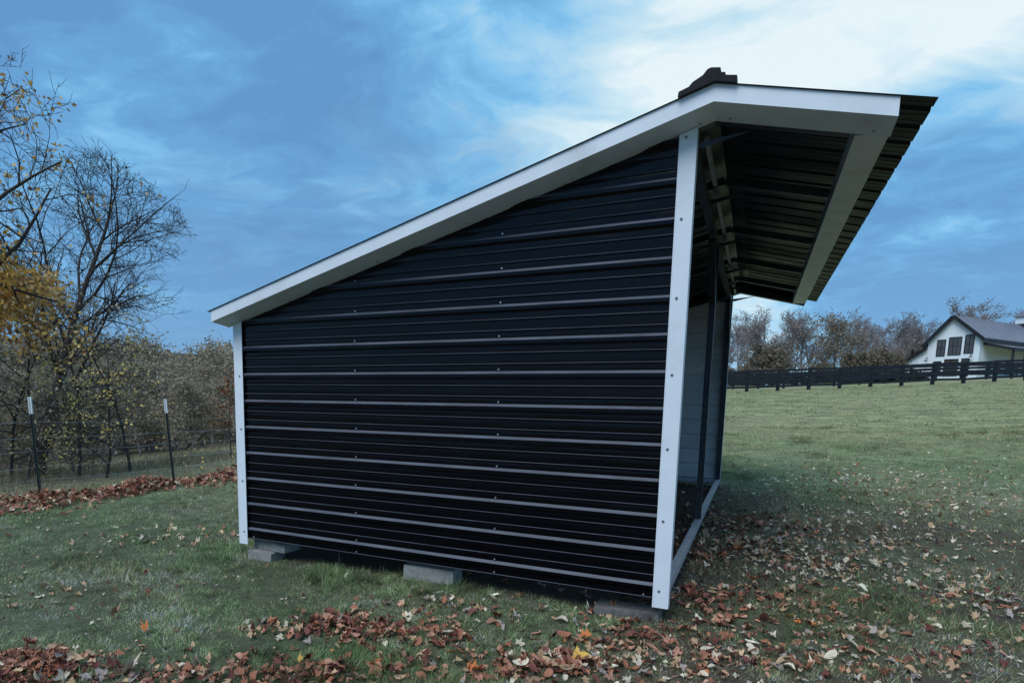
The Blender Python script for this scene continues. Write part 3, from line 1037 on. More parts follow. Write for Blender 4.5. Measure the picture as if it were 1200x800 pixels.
def top_scale(parts, pxl, dp, ytop):
    """scale that brings the treetop to picture row ytop when it stands dp out in column pxl"""
    zz = []
    for _, me in parts:
        a_ = np.empty(len(me.vertices) * 3, np.float32); me.vertices.foreach_get('co', a_)
        zz.append(np.percentile(a_[2::3], 99.7))
    x_, y_ = at(pxl, dp)
    v = ray(pxl, ytop)
    z = CAM[2] + v[2] / np.hypot(v[0], v[1]) * math.hypot(x_ - CAM[0], y_ - CAM[1])
    return max(0.15, (z - float(H(x_, y_)) + 0.1) / max(zz))


def place_tree(name, parts, x, y, rz, s, label, group, cat='tree', dz=0.0):
    e = empty(name, (x, y, float(H(x, y)) - 0.1 + dz), rz)
    e.scale = (s, s, s) if not isinstance(s, tuple) else s
    tag(e, label, cat, group)
    for nm, me in parts:
        link_mesh(nm, me, e)
    return e


def ell(cx0, cz, rx, rz_, low=0.0):
    return lambda p: ((p[0] - cx0[0]) / rx) ** 2 + ((p[1] - cx0[1]) / rx) ** 2 + ((p[2] - cz) / rz_) ** 2 < 1 and p[2] > low


right = np.array([dirF[0], dirF[1]])
# big bare tree behind the wire fence
x, y = at(35, 15.5)
bare = tree_meshes(11, trunk_h=7.4, trunk_r=0.13, lean=tuple(right * 0.26), levels=5, nb=(19, 10, 7, 6), lens=(0.62, 0.46, 0.40, 0.42), spread=54,
                   crown=ell(tuple(right * 1.75), 4.9, 2.6, 2.9), upw=0.20, wob=0.10, start=0.20, minr=0.0055, leaf_n=150, leaf_size=0.06, leaf_cols=[(0.10, 0.06, 0.04), (0.06, 0.05, 0.04)], bark='bark')
place_tree('bare_tree', bare, x, y, 0, 1.0, 'tall leafless tree with a fan of fine dark twigs rising above the wire fence', 'trees beyond the wire fence')
# yellow-brown maple at the left edge
x, y = at(-100, 10.5)
YEL = [(0.66, 0.38, 0.08), (0.78, 0.48, 0.12), (0.42, 0.22, 0.08), (0.26, 0.15, 0.08), (0.66, 0.46, 0.22)]
gold = tree_meshes(23, trunk_h=7.9, trunk_r=0.17, lean=tuple(right * 0.02), levels=5, nb=(13, 7, 5, 4), lens=(0.40, 0.50, 0.46, 0.5), spread=62,
                   upw=0.12, wob=0.12, start=0.22, minr=0.006, leaf_n=7500, leaf_size=0.07, leaf_cols=YEL, leaf_p=[.3, .15, .2, .15, .2],
                   leaf_filter=lambda P: (P[:, 2] < 4.2) | (np.random.default_rng(1).uniform(size=len(P)) < 0.07), jitter=0.10)
_r = np.random.default_rng(8)
_ln = [l for l in grow(23, trunk_h=7.9, trunk_r=0.17, lean=tuple(right * 0.02), levels=4, nb=(13, 7, 5), lens=(0.40, 0.50, 0.46), spread=62, upw=0.12, wob=0.12, start=0.22, minr=0.006) if l[2] == 3]
_t = np.array([l[0][-1] for l in _ln if 1.3 < l[0][-1][2] < 4.3])
_t = _t[_r.integers(0, len(_t), 380)]
_P = np.repeat(_t, 26, axis=0) + _r.normal(size=(380 * 26, 3)) * 0.13
_V, _F, _C = leaf_quads(_P, 0.075, pick(YEL[:2] + YEL[4:], len(_P), _r, 0.2), _r)
gold.append(('leaf_clusters', np_mesh('leaf_clusters', _V, _F, 'leaf', _C)))
place_tree('maple_tree', gold, x, y, 0.4, 1.0, 'maple at the left edge still holding golden brown leaves on its lower boughs', 'trees beyond the wire fence')

# saplings with pale and yellow leaves just past the fence
PALE = [(0.52, 0.48, 0.38), (0.40, 0.36, 0.28), (0.24, 0.22, 0.16)]
sap_a = tree_meshes(31, trunk_h=3.4, trunk_r=0.035, lean=(0.15, 0.1), levels=4, nb=(11, 6, 5), lens=(0.55, 0.5, 0.5), spread=62, upw=0.05, droop=0.3,
                    wob=0.14, start=0.15, minr=0.0045, leaf_n=620, leaf_size=0.055, leaf_cols=PALE, jitter=0.04)
sap_b = tree_meshes(37, trunk_h=2.6, trunk_r=0.03, lean=(0.2, -0.1), levels=4, nb=(10, 6, 4), lens=(0.6, 0.5, 0.5), spread=66, upw=0.02, droop=0.4,
                    wob=0.14, start=0.15, minr=0.004, leaf_n=700, leaf_size=0.045, leaf_cols=[(0.78, 0.56, 0.15), (0.70, 0.50, 0.18), (0.5, 0.42, 0.22)], jitter=0.04)
for k, (pxl, dp, me, rz, s_, lab) in enumerate([
        (118, 12.0, sap_b, 0.3, 1.0, 'low arching sapling with bright yellow leaves between the two white-tipped posts'),
        (22, 11.5, sap_b, 2.4, 0.8, 'small yellow-leaved sapling behind the leftmost white-tipped post'),
        (85, 13.0, sap_a, 1.0, 1.0, 'thin shrub with scattered pale leaves beside the yellow sapling'),
        (148, 13.6, sap_a, 2.2, 1.05, 'thin pale-leaved shrub just left of the farther fence post'),
        (45, 14.2, sap_a, 4.0, 1.15, 'thin pale-leaved shrub beneath the boughs of the golden maple'),
        (5, 12.8, sap_a, 5.2, 1.05, 'pale-leaved shrub at the left edge of the view behind the wires')]):
    x, y = at(pxl, dp)
    place_tree('sapling', me, x, y, rz, s_, lab, 'saplings behind the wire fence', 'sapling')

# dull wood behind
WD = [(0.32, 0.265, 0.19), (0.38, 0.315, 0.225), (0.24, 0.215, 0.155), (0.42, 0.32, 0.20), (0.30, 0.28, 0.175)]
wood = []
for i, sd_ in enumerate((41, 43, 47, 53)):
    wood.append(tree_meshes(sd_, trunk_h=8.5, trunk_r=0.15, levels=4, nb=(14, 8, 6), lens=(0.42, 0.52, 0.5), spread=58, upw=0.15, wob=0.12, start=0.10,
                            minr=0.012, leaf_n=6500, leaf_size=0.15, leaf_cols=WD, jitter=0.30, bark='bark_pale', twig_bark='bark_pale'))
rr = random.Random(9)
wl = []
for k in range(34):
    row = k % 3
    pxl = -60 + (k // 3) * 36 + row * 13 + rr.uniform(-7, 7)
    dp = (16.0 if pxl < 115 else 28.0, 25 + (pxl / 300) * 14, 40 + (pxl / 300) * 12)[row] + rr.uniform(-2, 2)
    wl.append((pxl, dp, row))
for pxl, dp, row in wl:
    x, y = at(pxl, dp)
    me = wood[rr.randrange(4)]
    yt = (455 - 0.05 * pxl, 428 - 0.03 * pxl, 399 + 6 * math.sin(pxl * 0.07))[row] + rr.uniform(-6, 6)
    s_ = top_scale(me, pxl, dp, yt)
    zone = ('outside the left edge' if pxl < 0 else 'behind the leftmost white-tipped post' if pxl < 75 else 'between the two white-tipped posts' if pxl < 165
            else 'behind the farther white-tipped post' if pxl < 225 else 'just left of the shed\'s rear corner' if pxl < 290 else 'hidden behind the shed')
    nm = ('brushy brown front-row tree of the wood, ', 'grey-brown middle-row tree of the wood, ', 'tall drab skyline tree, ')[row]
    place_tree('woodland_tree', me, x, y, rr.uniform(0, 6.28), (s_ * 1.45, s_ * 1.45, s_), nm + zone, nm + zone)
# orange sapling next to the shed corner
x, y = at(268, 16.0)
org_ = tree_meshes(59, trunk_h=2.1, trunk_r=0.02, levels=3, nb=(10, 5), lens=(0.4, 0.5), spread=50, upw=0.2, wob=0.12, start=0.3, minr=0.005,
                   leaf_n=260, leaf_size=0.08, leaf_cols=[(0.22, 0.09, 0.04), (0.28, 0.13, 0.06)], jitter=0.05)
place_tree('sapling', org_, x, y, 0, 1.0, 'small rusty orange sapling seen just left of the shed\'s rear corner', 'saplings behind the wire fence', 'sapling')

# far wood filling the hillside
r = np.random.default_rng(77)
n = 30000
az = r.uniform(R(-82), R(-38), n); rad = r.uniform(62, 150, n)
X = CAM[0] + np.sin(az) * rad; Y = CAM[1] + np.cos(az) * rad
Zc = H(X, Y) + r.uniform(0, 1, n) ** 0.8 * (6.5 + 2.2 * np.sin(az * 60) + 1.6 * np.sin(az * 143 + rad))
V, Fq, C = leaf_quads(np.stack([X, Y, Zc], 1), 0.85, pick(WD, n, r, 0.2), r)
tag(link_mesh('distant_woodland', np_mesh('distant_woodland', V, Fq, 'leaf', C)), 'brown leafless wood covering the far hillside at left', 'woodland', kind='stuff')

# trees behind the board fence
TW = [(0.34, 0.28, 0.26), (0.44, 0.37, 0.34), (0.27, 0.21, 0.19), (0.20, 0.16, 0.13)]  # paler twig colours carry the distance haze
OL = [(0.26, 0.22, 0.15), (0.33, 0.27, 0.19), (0.20, 0.165, 0.12)]
far_a = tree_meshes(61, trunk_h=11.5, trunk_r=0.22, levels=5, nb=(12, 7, 5, 3), lens=(0.40, 0.5, 0.5, 0.5), spread=42, upw=0.35, wob=0.10, start=0.12,
                    minr=0.022, leaf_n=1300, leaf_size=0.20, leaf_cols=TW, jitter=0.25, bark='bark_pale')
far_b = tree_meshes(67, trunk_h=12.5, trunk_r=0.22, levels=5, nb=(13, 7, 5, 3), lens=(0.36, 0.5, 0.5, 0.5), spread=38, upw=0.4, wob=0.10, start=0.10,
                    minr=0.020, leaf_n=700, leaf_size=0.18, leaf_cols=TW, jitter=0.2, bark='bark_pale')
far_c = tree_meshes(71, trunk_h=9.5, trunk_r=0.2, levels=4, nb=(15, 8, 6), lens=(0.48, 0.5, 0.5), spread=55, upw=0.3, wob=0.10, start=0.08,
                    minr=0.022, leaf_n=3800, leaf_size=0.24, leaf_cols=OL, jitter=0.38, bark='bark_pale')
bush = tree_meshes(73, trunk_h=3.2, trunk_r=0.1, levels=4, nb=(14, 8, 5), lens=(0.7, 0.5, 0.5), spread=66, upw=0.3, wob=0.12, start=0.03,
                   minr=0.018, leaf_n=3200, leaf_size=0.20, leaf_cols=[(0.19, 0.155, 0.11), (0.25, 0.20, 0.14), (0.14, 0.12, 0.085)], jitter=0.25)
for (pxl, dp, me, yt, lab) in [
        (842, 104, far_b, 372, 'slender bare tree partly hidden by the shed\'s far post'),
        (864, 100, far_b, 368, 'slender bare tree immediately right of the shed\'s far post'),
        (884, 106, far_b, 360, 'bare tree with upright limbs under the shed\'s roof end'),
        (903, 100, far_a, 360, 'bushier bare tree below the far corner of the shed roof'),
        (921, 108, far_b, 362, 'bare upright tree beneath the tip of the shed eave'),
        (940, 106, far_a, 366, 'twiggy tree just right of the shed eave tip'),
        (975, 98, far_c, 366, 'broad olive-brown tree still holding leaves behind the board fence'),
        (992, 108, far_b, 360, 'grey twiggy tree right behind the broad olive-brown one'),
        (1012, 103, far_b, 372, 'thin bare tree between the olive-brown tree and the mauve one'),
        (1030, 100, far_a, 368, 'mauve-grey twiggy tree midway between shed and farmhouse'),
        (1050, 106, far_a, 372, 'bare tree behind the low end of the farmhouse roof'),
        (1068, 118, far_b, 378, 'faint bare tree left of the farmhouse gable'),
        (1082, 112, far_a, 376, 'brown-leaved tree rising beside the farmhouse gable'),
        (1100, 122, far_a, 353, 'tallest tree behind the farmhouse, its top above the gable'),
        (1134, 128, far_b, 357, 'dark upright tree whose top shows over the farmhouse ridge'),
        (1172, 128, far_b, 364, 'thin treetop showing over the middle of the farmhouse roof'),
        (1188, 130, far_b, 364, 'thin treetop next to the farmhouse cupola')]:
    x, y = at(pxl, dp)
    s_ = top_scale(me, pxl, dp, yt)
    place_tree('field_tree', me, x, y, rr.uniform(0, 6.28), (s_ * 1.15, s_ * 1.15, s_), lab, 'trees behind the board fence')
for (pxl, dp, yt, lab) in [
        (852, 84, 430, 'low dull bush behind the fence beside the shed\'s far post'),
        (872, 86, 428, 'low olive bush just right of the shed\'s far post'),
        (894, 90, 402, 'tall rounded brown bush behind the fence, left of the bare trees'),
        (912, 92, 420, 'brown bush right of the tall rounded one'),
        (962, 92, 424, 'low bush at the foot of the olive-brown tree'),
        (994, 92, 412, 'drab brown bush behind the fence right of the olive-brown tree'),
        (1014, 90, 412, 'rounded drab brown bush midway along the board fence'),
        (1028, 92, 408, 'dark brown bush left of the farmhouse'),
        (1044, 94, 414, 'dark brown bush at the low left end of the farmhouse'),
        (1070, 112, 400, 'brown bush behind the farmhouse lean-to')]:
    x, y = at(pxl, dp)
    s_ = top_scale(bush, pxl, dp, yt)
    place_tree('bush', bush, x, y, rr.uniform(0, 6.28), (s_ * 1.1, s_ * 1.1, s_), lab, 'bushes behind the board fence', 'bush')


for k, (pxl, dp, yt) in enumerate([(848, 116, 376), (874, 118, 366), (894, 116, 374), (912, 118, 368), (931, 118, 376), (950, 116, 366), (962, 118, 372), (1002, 118, 368), (1020, 116, 376), (1040, 118, 370), (1058, 120, 368), (1074, 126, 382), (1116, 130, 362), (1150, 134, 366)]):
    x, y = at(pxl, dp)
    me = (far_a, far_b, far_a)[k % 3]
    s_ = top_scale(me, pxl, dp, yt)
    place_tree('field_tree', me, x, y, rr.uniform(0, 6.28), (s_ * 1.2, s_ * 1.2, s_), 'hazy grey bare tree in the rear row behind the board fence, %s' %
               ('under the shed eave' if pxl < 940 else 'between shed and farmhouse' if pxl < 1080 else 'behind the farmhouse'),
               'rear row trees, ' + ('under the shed eave' if pxl < 940 else 'between shed and farmhouse' if pxl < 1080 else 'behind the farmhouse'))
hedge = tree_meshes(79, trunk_h=1.5, trunk_r=0.05, levels=4, nb=(12, 8, 5), lens=(0.9, 0.5, 0.5), spread=70, upw=0.2, wob=0.12, start=0.03,
                    minr=0.015, leaf_n=2600, leaf_size=0.20, leaf_cols=[(0.035, 0.045, 0.040), (0.05, 0.058, 0.045), (0.028, 0.033, 0.032)], jitter=0.22)
for k in range(15):
    pxl = 838 + k * 17.0
    x, y = at(pxl, 76 + (k % 3))
    s_ = top_scale(hedge, pxl, 76, 438.5 - 0.015 * (pxl - 838) + 1.2 * math.sin(k * 2.1))
    place_tree('hedge_shrub', hedge, x, y, k * 1.3, (s_ * 1.6, s_ * 1.6, s_), 'low dark hedge shrub in the row right behind the black board fences', 'hedge behind the board fences', 'shrub')


# ------------------------------------------------------------ grass
def vnoise(x, y, s, seed=0):
    """cheap value noise 0..1"""
    g_ = np.random.default_rng(seed).uniform(size=(257, 257))
    fx, fy = (x / s) % 256, (y / s) % 256
    i, j = fx.astype(int), fy.astype(int)
    u, v = fx - i, fy - j
    u = u * u * (3 - 2 * u); v = v * v * (3 - 2 * v)
    return (g_[i, j] * (1 - u) * (1 - v) + g_[i + 1, j] * u * (1 - v) + g_[i, j + 1] * (1 - u) * v + g_[i + 1, j + 1] * u * v)


def grass(name, n, r0, r1, pw, wd, ln, seed, label):
    r = np.random.default_rng(seed)
    # radius density ~ r^(1-pw)
    e = 2 - pw
    u = r.uniform(size=n)
    rad = (r0 ** e + u * (r1 ** e - r0 ** e)) ** (1 / e)
    az = r.uniform(R(-80), R(38), n)
    X = CAM[0] + np.sin(az) * rad; Y = CAM[1] + np.cos(az) * rad
    inside = (X > -W - 0.02) & (X < -0.02) & (Y > 0.12) & (Y < L)
    worn = vnoise(X + 300, Y + 300, 0.9, 5) * 0.6 + vnoise(X + 300, Y + 300, 0.23, 6) * 0.4
    rightness = ss(X, -2.2, 1.0) * ss(9 - Y, 0, 3)
    keep = ~inside & (r.uniform(size=n) < np.clip(1.25 - 1.5 * np.clip(worn - 0.48, 0, 1) * 2 - 0.45 * rightness, 0.12, 1)) & (X > -9.5 - 0.6 * r.uniform(size=n))
    under = (X > -0.1) & (X < 0.7) & (Y > 0) & (Y < L)
    keep &= ~(under & (r.uniform(size=n) < 0.5))
    X, Y, rad, rightness = X[keep], Y[keep], rad[keep], rightness[keep]
    n = len(X)
    lf = 1 + 0.045 * (rad - 3)
    clump = vnoise(X + 500, Y + 500, 0.11, 8)
    le = ln * r.uniform(0.5, 1.35, n) * (0.35 + 1.3 * clump) * np.minimum(lf, 1.6)
    tuft = ss(vnoise(X + 40, Y + 40, 0.8, 21) * 0.7 + vnoise(X + 40, Y + 40, 0.2, 22) * 0.3, 0.62, 0.74)
    le = le * (1 + 1.3 * tuft)
    wid = wd * r.uniform(0.7, 1.4, n) * lf
    th = r.uniform(0, 2 * np.pi, n)
    tl = r.beta(2.4, 1.4, n) * R(86)
    comb = vnoise(X + 100, Y + 100, 0.5, 9) * 2 * np.pi * 1.5
    lx = np.cos(th) + 0.7 * np.cos(comb); ly = np.sin(th) + 0.7 * np.sin(comb)
    nn = np.hypot(lx, ly) + 1e-6
    D = np.stack([lx / nn * np.sin(tl), ly / nn * np.sin(tl), np.cos(tl)], 1)
    ph = r.uniform(0, 2 * np.pi, n)
    S = np.stack([np.cos(ph), np.sin(ph), np.zeros(n)], 1)
    B = np.stack([X, Y, H(X, Y) - 0.004], 1)
    V = np.stack([B - S * wid[:, None] / 2, B + S * wid[:, None] / 2, B + D * le[:, None]], 1).reshape(-1, 3)
    Fq = np.arange(n * 3).reshape(n, 3)
    dry = (vnoise(X + 200, Y + 200, 1.3, 3) * 0.6 + r.uniform(size=n) * 0.4 + 0.13 * rightness)
    c = np.where(dry[:, None] > 0.64, np.array([[0.76, 0.62, 0.36]]), np.array([[0.400, 0.560, 0.235]]))
    tone = (0.50 + 0.9 * vnoise(X + 700, Y + 700, 0.35, 12)) * (0.28 + 1.75 * vnoise(X + 900, Y + 900, 0.055, 13) ** 1.5)
    c = c * tone[:, None] * (1 + r.normal(size=(n, 1)) * 0.32)
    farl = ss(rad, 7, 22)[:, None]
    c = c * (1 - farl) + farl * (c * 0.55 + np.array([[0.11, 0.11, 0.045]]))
    c = c * (1 - 0.45 * tuft[:, None])
    c = np.clip(c, 0.006, 0.6)
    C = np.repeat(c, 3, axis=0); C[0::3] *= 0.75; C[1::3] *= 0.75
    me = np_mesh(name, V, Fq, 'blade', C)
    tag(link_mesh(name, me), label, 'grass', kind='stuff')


grass('lawn_grass', 900000, 2.2, 22.0, 1.5, 0.0042, 0.034, 1, 'short damp green grass round the shed')
grass('field_grass', 160000, 19.0, 58.0, 1.0, 0.015, 0.024, 2, 'pale green pasture grass rising to the board fence')

# rough grass and weeds beyond the wire fence
r = np.random.default_rng(5)
n = 60000
X = -9.1 - r.uniform(0, 1, n) ** 1.3 * 16; Y = r.uniform(-6, 22, n)
kp = (-X - 9.1) < 16
B = np.stack([X, Y, H(X, Y) - 0.01], 1)
ph = r.uniform(0, 6.283, n); S = np.stack([np.cos(ph), np.sin(ph), 0 * ph], 1)
tl = r.uniform(0, R(60), n); th = r.uniform(0, 6.283, n)
D = np.stack([np.cos(th) * np.sin(tl), np.sin(th) * np.sin(tl), np.cos(tl)], 1)
tall = vnoise(X + 50, Y + 50, 1.2, 31)
edge = ss(-X, 9.2, 13)
le = (0.06 + 0.34 * tall ** 2 * edge) * r.uniform(0.6, 1.3, n)
V = np.stack([B - S * 0.006, B + S * 0.006, B + D * le[:, None]], 1).reshape(-1, 3)
c = pick([(0.28, 0.235, 0.14), (0.38, 0.32, 0.20), (0.17, 0.18, 0.10), (0.20, 0.145, 0.10)], n, r, 0.25)
tag(link_mesh('rough_grass', np_mesh('rough_grass', V, np.arange(n * 3).reshape(n, 3), 'blade', np.repeat(c, 3, axis=0))),
    'tawny rough grass on the slope beyond the wire fence', 'grass', kind='stuff')


# ------------------------------------------------------------ fallen leaves
def leaf_shape(seed):
    """lobed maple leaf as a fan, unit size ~1 across, with curl"""
    r = np.random.default_rng(seed)
    if seed >= 5:                       # plain oval leaf, folded and curled
        t_ = np.linspace(0, 2 * np.pi, 13)[:-1]
        wv_ = (0.20, 0.26, 0.30)[seed - 5]
        P = np.vstack([[(0, 0)], np.column_stack([np.sin(t_) * wv_ * (1 - 0.35 * np.cos(t_)), np.cos(t_) * 0.52])])
        z = (0.9, 1.6, 0.5)[seed - 5] * P[:, 0] ** 2 * 2 + (0.5, -0.4, 0.9)[seed - 5] * P[:, 1] ** 2 + 0.03 * r.normal(size=13)
        z -= z.min()
        return np.column_stack([P, z]), np.array([(0, i, i + 1) for i in range(1, 12)] + [(0, 12, 1)])
    tips = [(-150, .40), (-98, .62), (-45, .85), (0, 1.0), (45, .85), (98, .62), (150, .40)]
    pts = [(0.03, -0.42)]
    ang = []
    for i, (a, l) in enumerate(tips):
        a2, l2 = a + r.uniform(-14, 14), l * r.uniform(0.62, 1.15)
        ang.append((a2, l2 * 0.56))
        if i < len(tips) - 1:
            an = (a + tips[i + 1][0]) / 2
            ang.append((an, 0.22 * r.uniform(0.9, 1.3)))
    P = [(0, 0)] + [(math.sin(R(a)) * l, math.cos(R(a)) * l) for a, l in ang] + [(0.0, -0.16)]
    P = np.array(P)
    cu = r.uniform(0.5, 2.4); ax = r.uniform(0, math.pi)
    d = P[:, 0] * math.cos(ax) + P[:, 1] * math.sin(ax)
    z = cu * d ** 2 * r.choice([1, 1, -0.6]) + 0.13 * r.normal(size=len(P))
    z[0] = -0.03
    z -= z.min()
    V = np.column_stack([P, z])
    k = len(P) - 1
    Fq = np.array([(0, i, i + 1) for i in range(1, k)] + [(0, k, 1)])
    # stalk as a thin sliver
    m_ = len(V)
    V = np.vstack([V, [(-0.012, -0.14, 0.02), (0.012, -0.14, 0.02), (0.05, -0.62, 0.05 + 0.1 * r.uniform())]])
    Fq = np.vstack([Fq, [(m_, m_ + 1, m_ + 2)]])
    return V, Fq


SHAPES = [leaf_shape(s_) for s_ in range(8)]
LC = {'rust': (0.34, 0.140, 0.085), 'maroon': (0.17, 0.062, 0.048), 'tan': (0.50, 0.33, 0.20), 'pale': (0.66, 0.56, 0.42),
      'grey': (0.38, 0.32, 0.29), 'orange': (0.66, 0.21, 0.07), 'yellow': (0.72, 0.44, 0.10), 'pink': (0.50, 0.25, 0.17)}
LN = list(LC)


def onground(x, y):
    v = ray(x, y); z = -0.15
    for _ in range(6):
        t_ = (z - CAM[2]) / v[2]
        p = CAM + v * t_
        z = float(H(p[0], p[1]))
    return p[:2]


r = np.random.default_rng(99)
L_pos, L_col, L_size, L_tilt = [], [], [], []


def scatter(cx0, cy0, rx, ry, n, probs, size=0.074, rot=0.0):
    n = int(n * 1.5)
    g1 = r.normal(size=(n, 2)) * 0.62
    ca, sa = math.cos(rot), math.sin(rot)
    X = cx0 + (g1[:, 0] * rx * ca - g1[:, 1] * ry * sa); Y = cy0 + (g1[:, 0] * rx * sa + g1[:, 1] * ry * ca)
    names = r.choice(list(probs), n, p=np.array(list(probs.values())) / sum(probs.values()))
    for a, b_, c in zip(X, Y, names):
        L_pos.append((a, b_)); L_col.append(c); L_size.append(size * r.uniform(0.45, 1.25)); L_tilt.append(r.normal() * 22)


RED = dict(rust=.38, maroon=.28, pink=.19, tan=.11, pale=.01, grey=.02, orange=.01)
MIX = dict(rust=.22, maroon=.10, pink=.14, tan=.22, pale=.20, grey=.11, orange=.01)
PAL = dict(tan=.28, pale=.46, grey=.14, rust=.07, pink=.05)
for (pxl, pyl, rx, ry, n, pb) in [(45, 790, .26, .16, 150, RED), (15, 778, .2, .14, 50, RED), (150, 800, .4, .10, 30, MIX), (215, 796, .25, .10, 28, RED), (345, 795, .34, .14, 70, RED), (400, 736, .34, .16, 95, RED),
                                  (450, 742, .30, .14, 48, RED), (520, 744, .18, .14, 20, RED), (330, 738, .3, .14, 24, MIX), (655, 782, .28, .12, 75, RED), (600, 795, .3, .10, 32, RED),
                                  (700, 765, .4, .2, 26, MIX), (725, 735, .3, .2, 22, MIX), (815, 700, .30, .35, 48, RED), (850, 730, .32, .25, 38, RED), (830, 775, .42, .20, 36, MIX), (905, 785, .4, .2, 24, MIX),
                                  (858, 612, .55, .50, 150, RED), (880, 640, .6, .6, 150, MIX), (935, 660, .7, .6, 150, PAL), (1000, 625, 1.1, .9, 230, PAL), (1070, 590, 1.6, 1.2, 190, PAL),
                                  (1010, 745, .35, .2, 22, MIX), (1130, 765, .3, .12, 16, RED), (1175, 705, .4, .4, 60, MIX), (1100, 690, .9, .5, 80, PAL), (940, 735, .5, .35, 40, MIX),
                                  (1000, 560, 2.2, 1.2, 180, PAL), (205, 630, .8, .5, 45, PAL), (60, 690, .5, .3, 10, PAL), (560, 770, .7, .3, 34, MIX), (450, 790, .5, .16, 36, RED),
                                  (815, 650, .12, .5, 60, RED), (190, 775, .5, .2, 18, MIX), (740, 790, .5, .2, 40, MIX), (560, 720, .8, .25, 40, MIX), (480, 765, .6, .2, 40, RED), (760, 750, .5, .2, 40, RED), (900, 700, .6, .4, 70, RED), (960, 780, .5, .2, 40, MIX), (510, 715, .5, .2, 18, MIX), (1140, 560, 2.5, 1.5, 90, PAL)]:
    p = onground(pxl, pyl)
    scatter(p[0], p[1], rx, ry, n, pb, rot=math.atan2(dirF[1], dirF[0]))
# loose scatter over lawn and field
n = 3200
e_ = r.uniform(size=n)
rad = 2.3 + e_ ** 1.4 * 26; az = r.uniform(R(-75), R(36), n)
X = CAM[0] + np.sin(az) * rad; Y = CAM[1] + np.cos(az) * rad
for a, b_ in zip(X, Y):
    if a < -8: continue
    pr_ = 0.30 + 0.65 * float(ss(a, -2, 1.5))
    if r.uniform() > pr_: continue
    L_pos.append((a, b_)); L_col.append(r.choice(list(PAL), p=list(PAL.values())) if r.uniform() < .72 else r.choice(list(RED), p=np.array(list(RED.values())) / sum(RED.values())))
    L_size.append(0.060 * r.uniform(0.5, 1.35)); L_tilt.append(r.normal() * 14)
# inside the shed
for _ in range(420):
    a, b_ = r.uniform(-1.8, 0.0), r.uniform(0.2, L)
    L_pos.append((a, b_)); L_col.append(r.choice(['maroon', 'rust', 'grey', 'tan'], p=[.4, .3, .2, .1])); L_size.append(0.08 * r.uniform(.6, 1.2)); L_tilt.append(r.normal() * 15)

LP = np.array(L_pos); Ls = np.array(L_size); Lt = np.array(L_tilt)
keep = ~((LP[:, 0] > -W) & (LP[:, 0] < -2.0) & (LP[:, 1] > 0.05) & (LP[:, 1] < L))
LP, Ls, Lt = LP[keep], Ls[keep], Lt[keep]; Lc = [c for c, k_ in zip(L_col, keep) if k_]
n = len(LP)
cell = {}
Lz = H(LP[:, 0], LP[:, 1])
for i in range(n):                      # leaves pile on one another
    key = (int(LP[i, 0] / 0.07), int(LP[i, 1] / 0.07))
    Lz[i] += 0.005 + 0.009 * cell.get(key, 0); cell[key] = cell.get(key, 0) + 1
vec = np.column_stack([LP, Lz]) - CAM
dep = vec @ FW
u_ = CX + F_PX * (vec @ RT) / dep; v_ = CY - F_PX * (vec @ UP) / dep
inview = (u_ > -5) & (u_ < 1205) & (v_ < 805)
order = np.argsort(np.where(inview, -Ls / dep, 1e3))
single = set(order[:285].tolist())

leaf_me = {}
LLAB = {'rust': 'rust-brown', 'maroon': 'dark maroon', 'tan': 'tan brown', 'pale': 'pale buff', 'grey': 'greyish brown', 'orange': 'orange', 'yellow': 'yellow', 'pink': 'dusty pink-brown'}


def leaf_data(shape, colname):
    if (shape, colname) not in leaf_me:
        V, Fq = SHAPES[shape]
        c = np.tile(np.array(LC[colname]) * (0.85 + 0.05 * shape), (len(V), 1)); c[0] *= 0.8
        leaf_me[(shape, colname)] = np_mesh('fallen_leaf', V, Fq, 'fallen', c)
    return leaf_me[(shape, colname)]


def put_leaf(x, y, z, s_, rz, tx, ty, shape, colname, label, group='fallen leaves lying on the grass in the foreground'):
    o = bpy.data.objects.new('fallen_leaf', leaf_data(shape, colname))
    COL.objects.link(o)
    o.location = (x, y, z); o.scale = (s_, s_, s_); o.rotation_euler = (R(tx), R(ty), rz)
    tag(o, label, 'leaf', group)


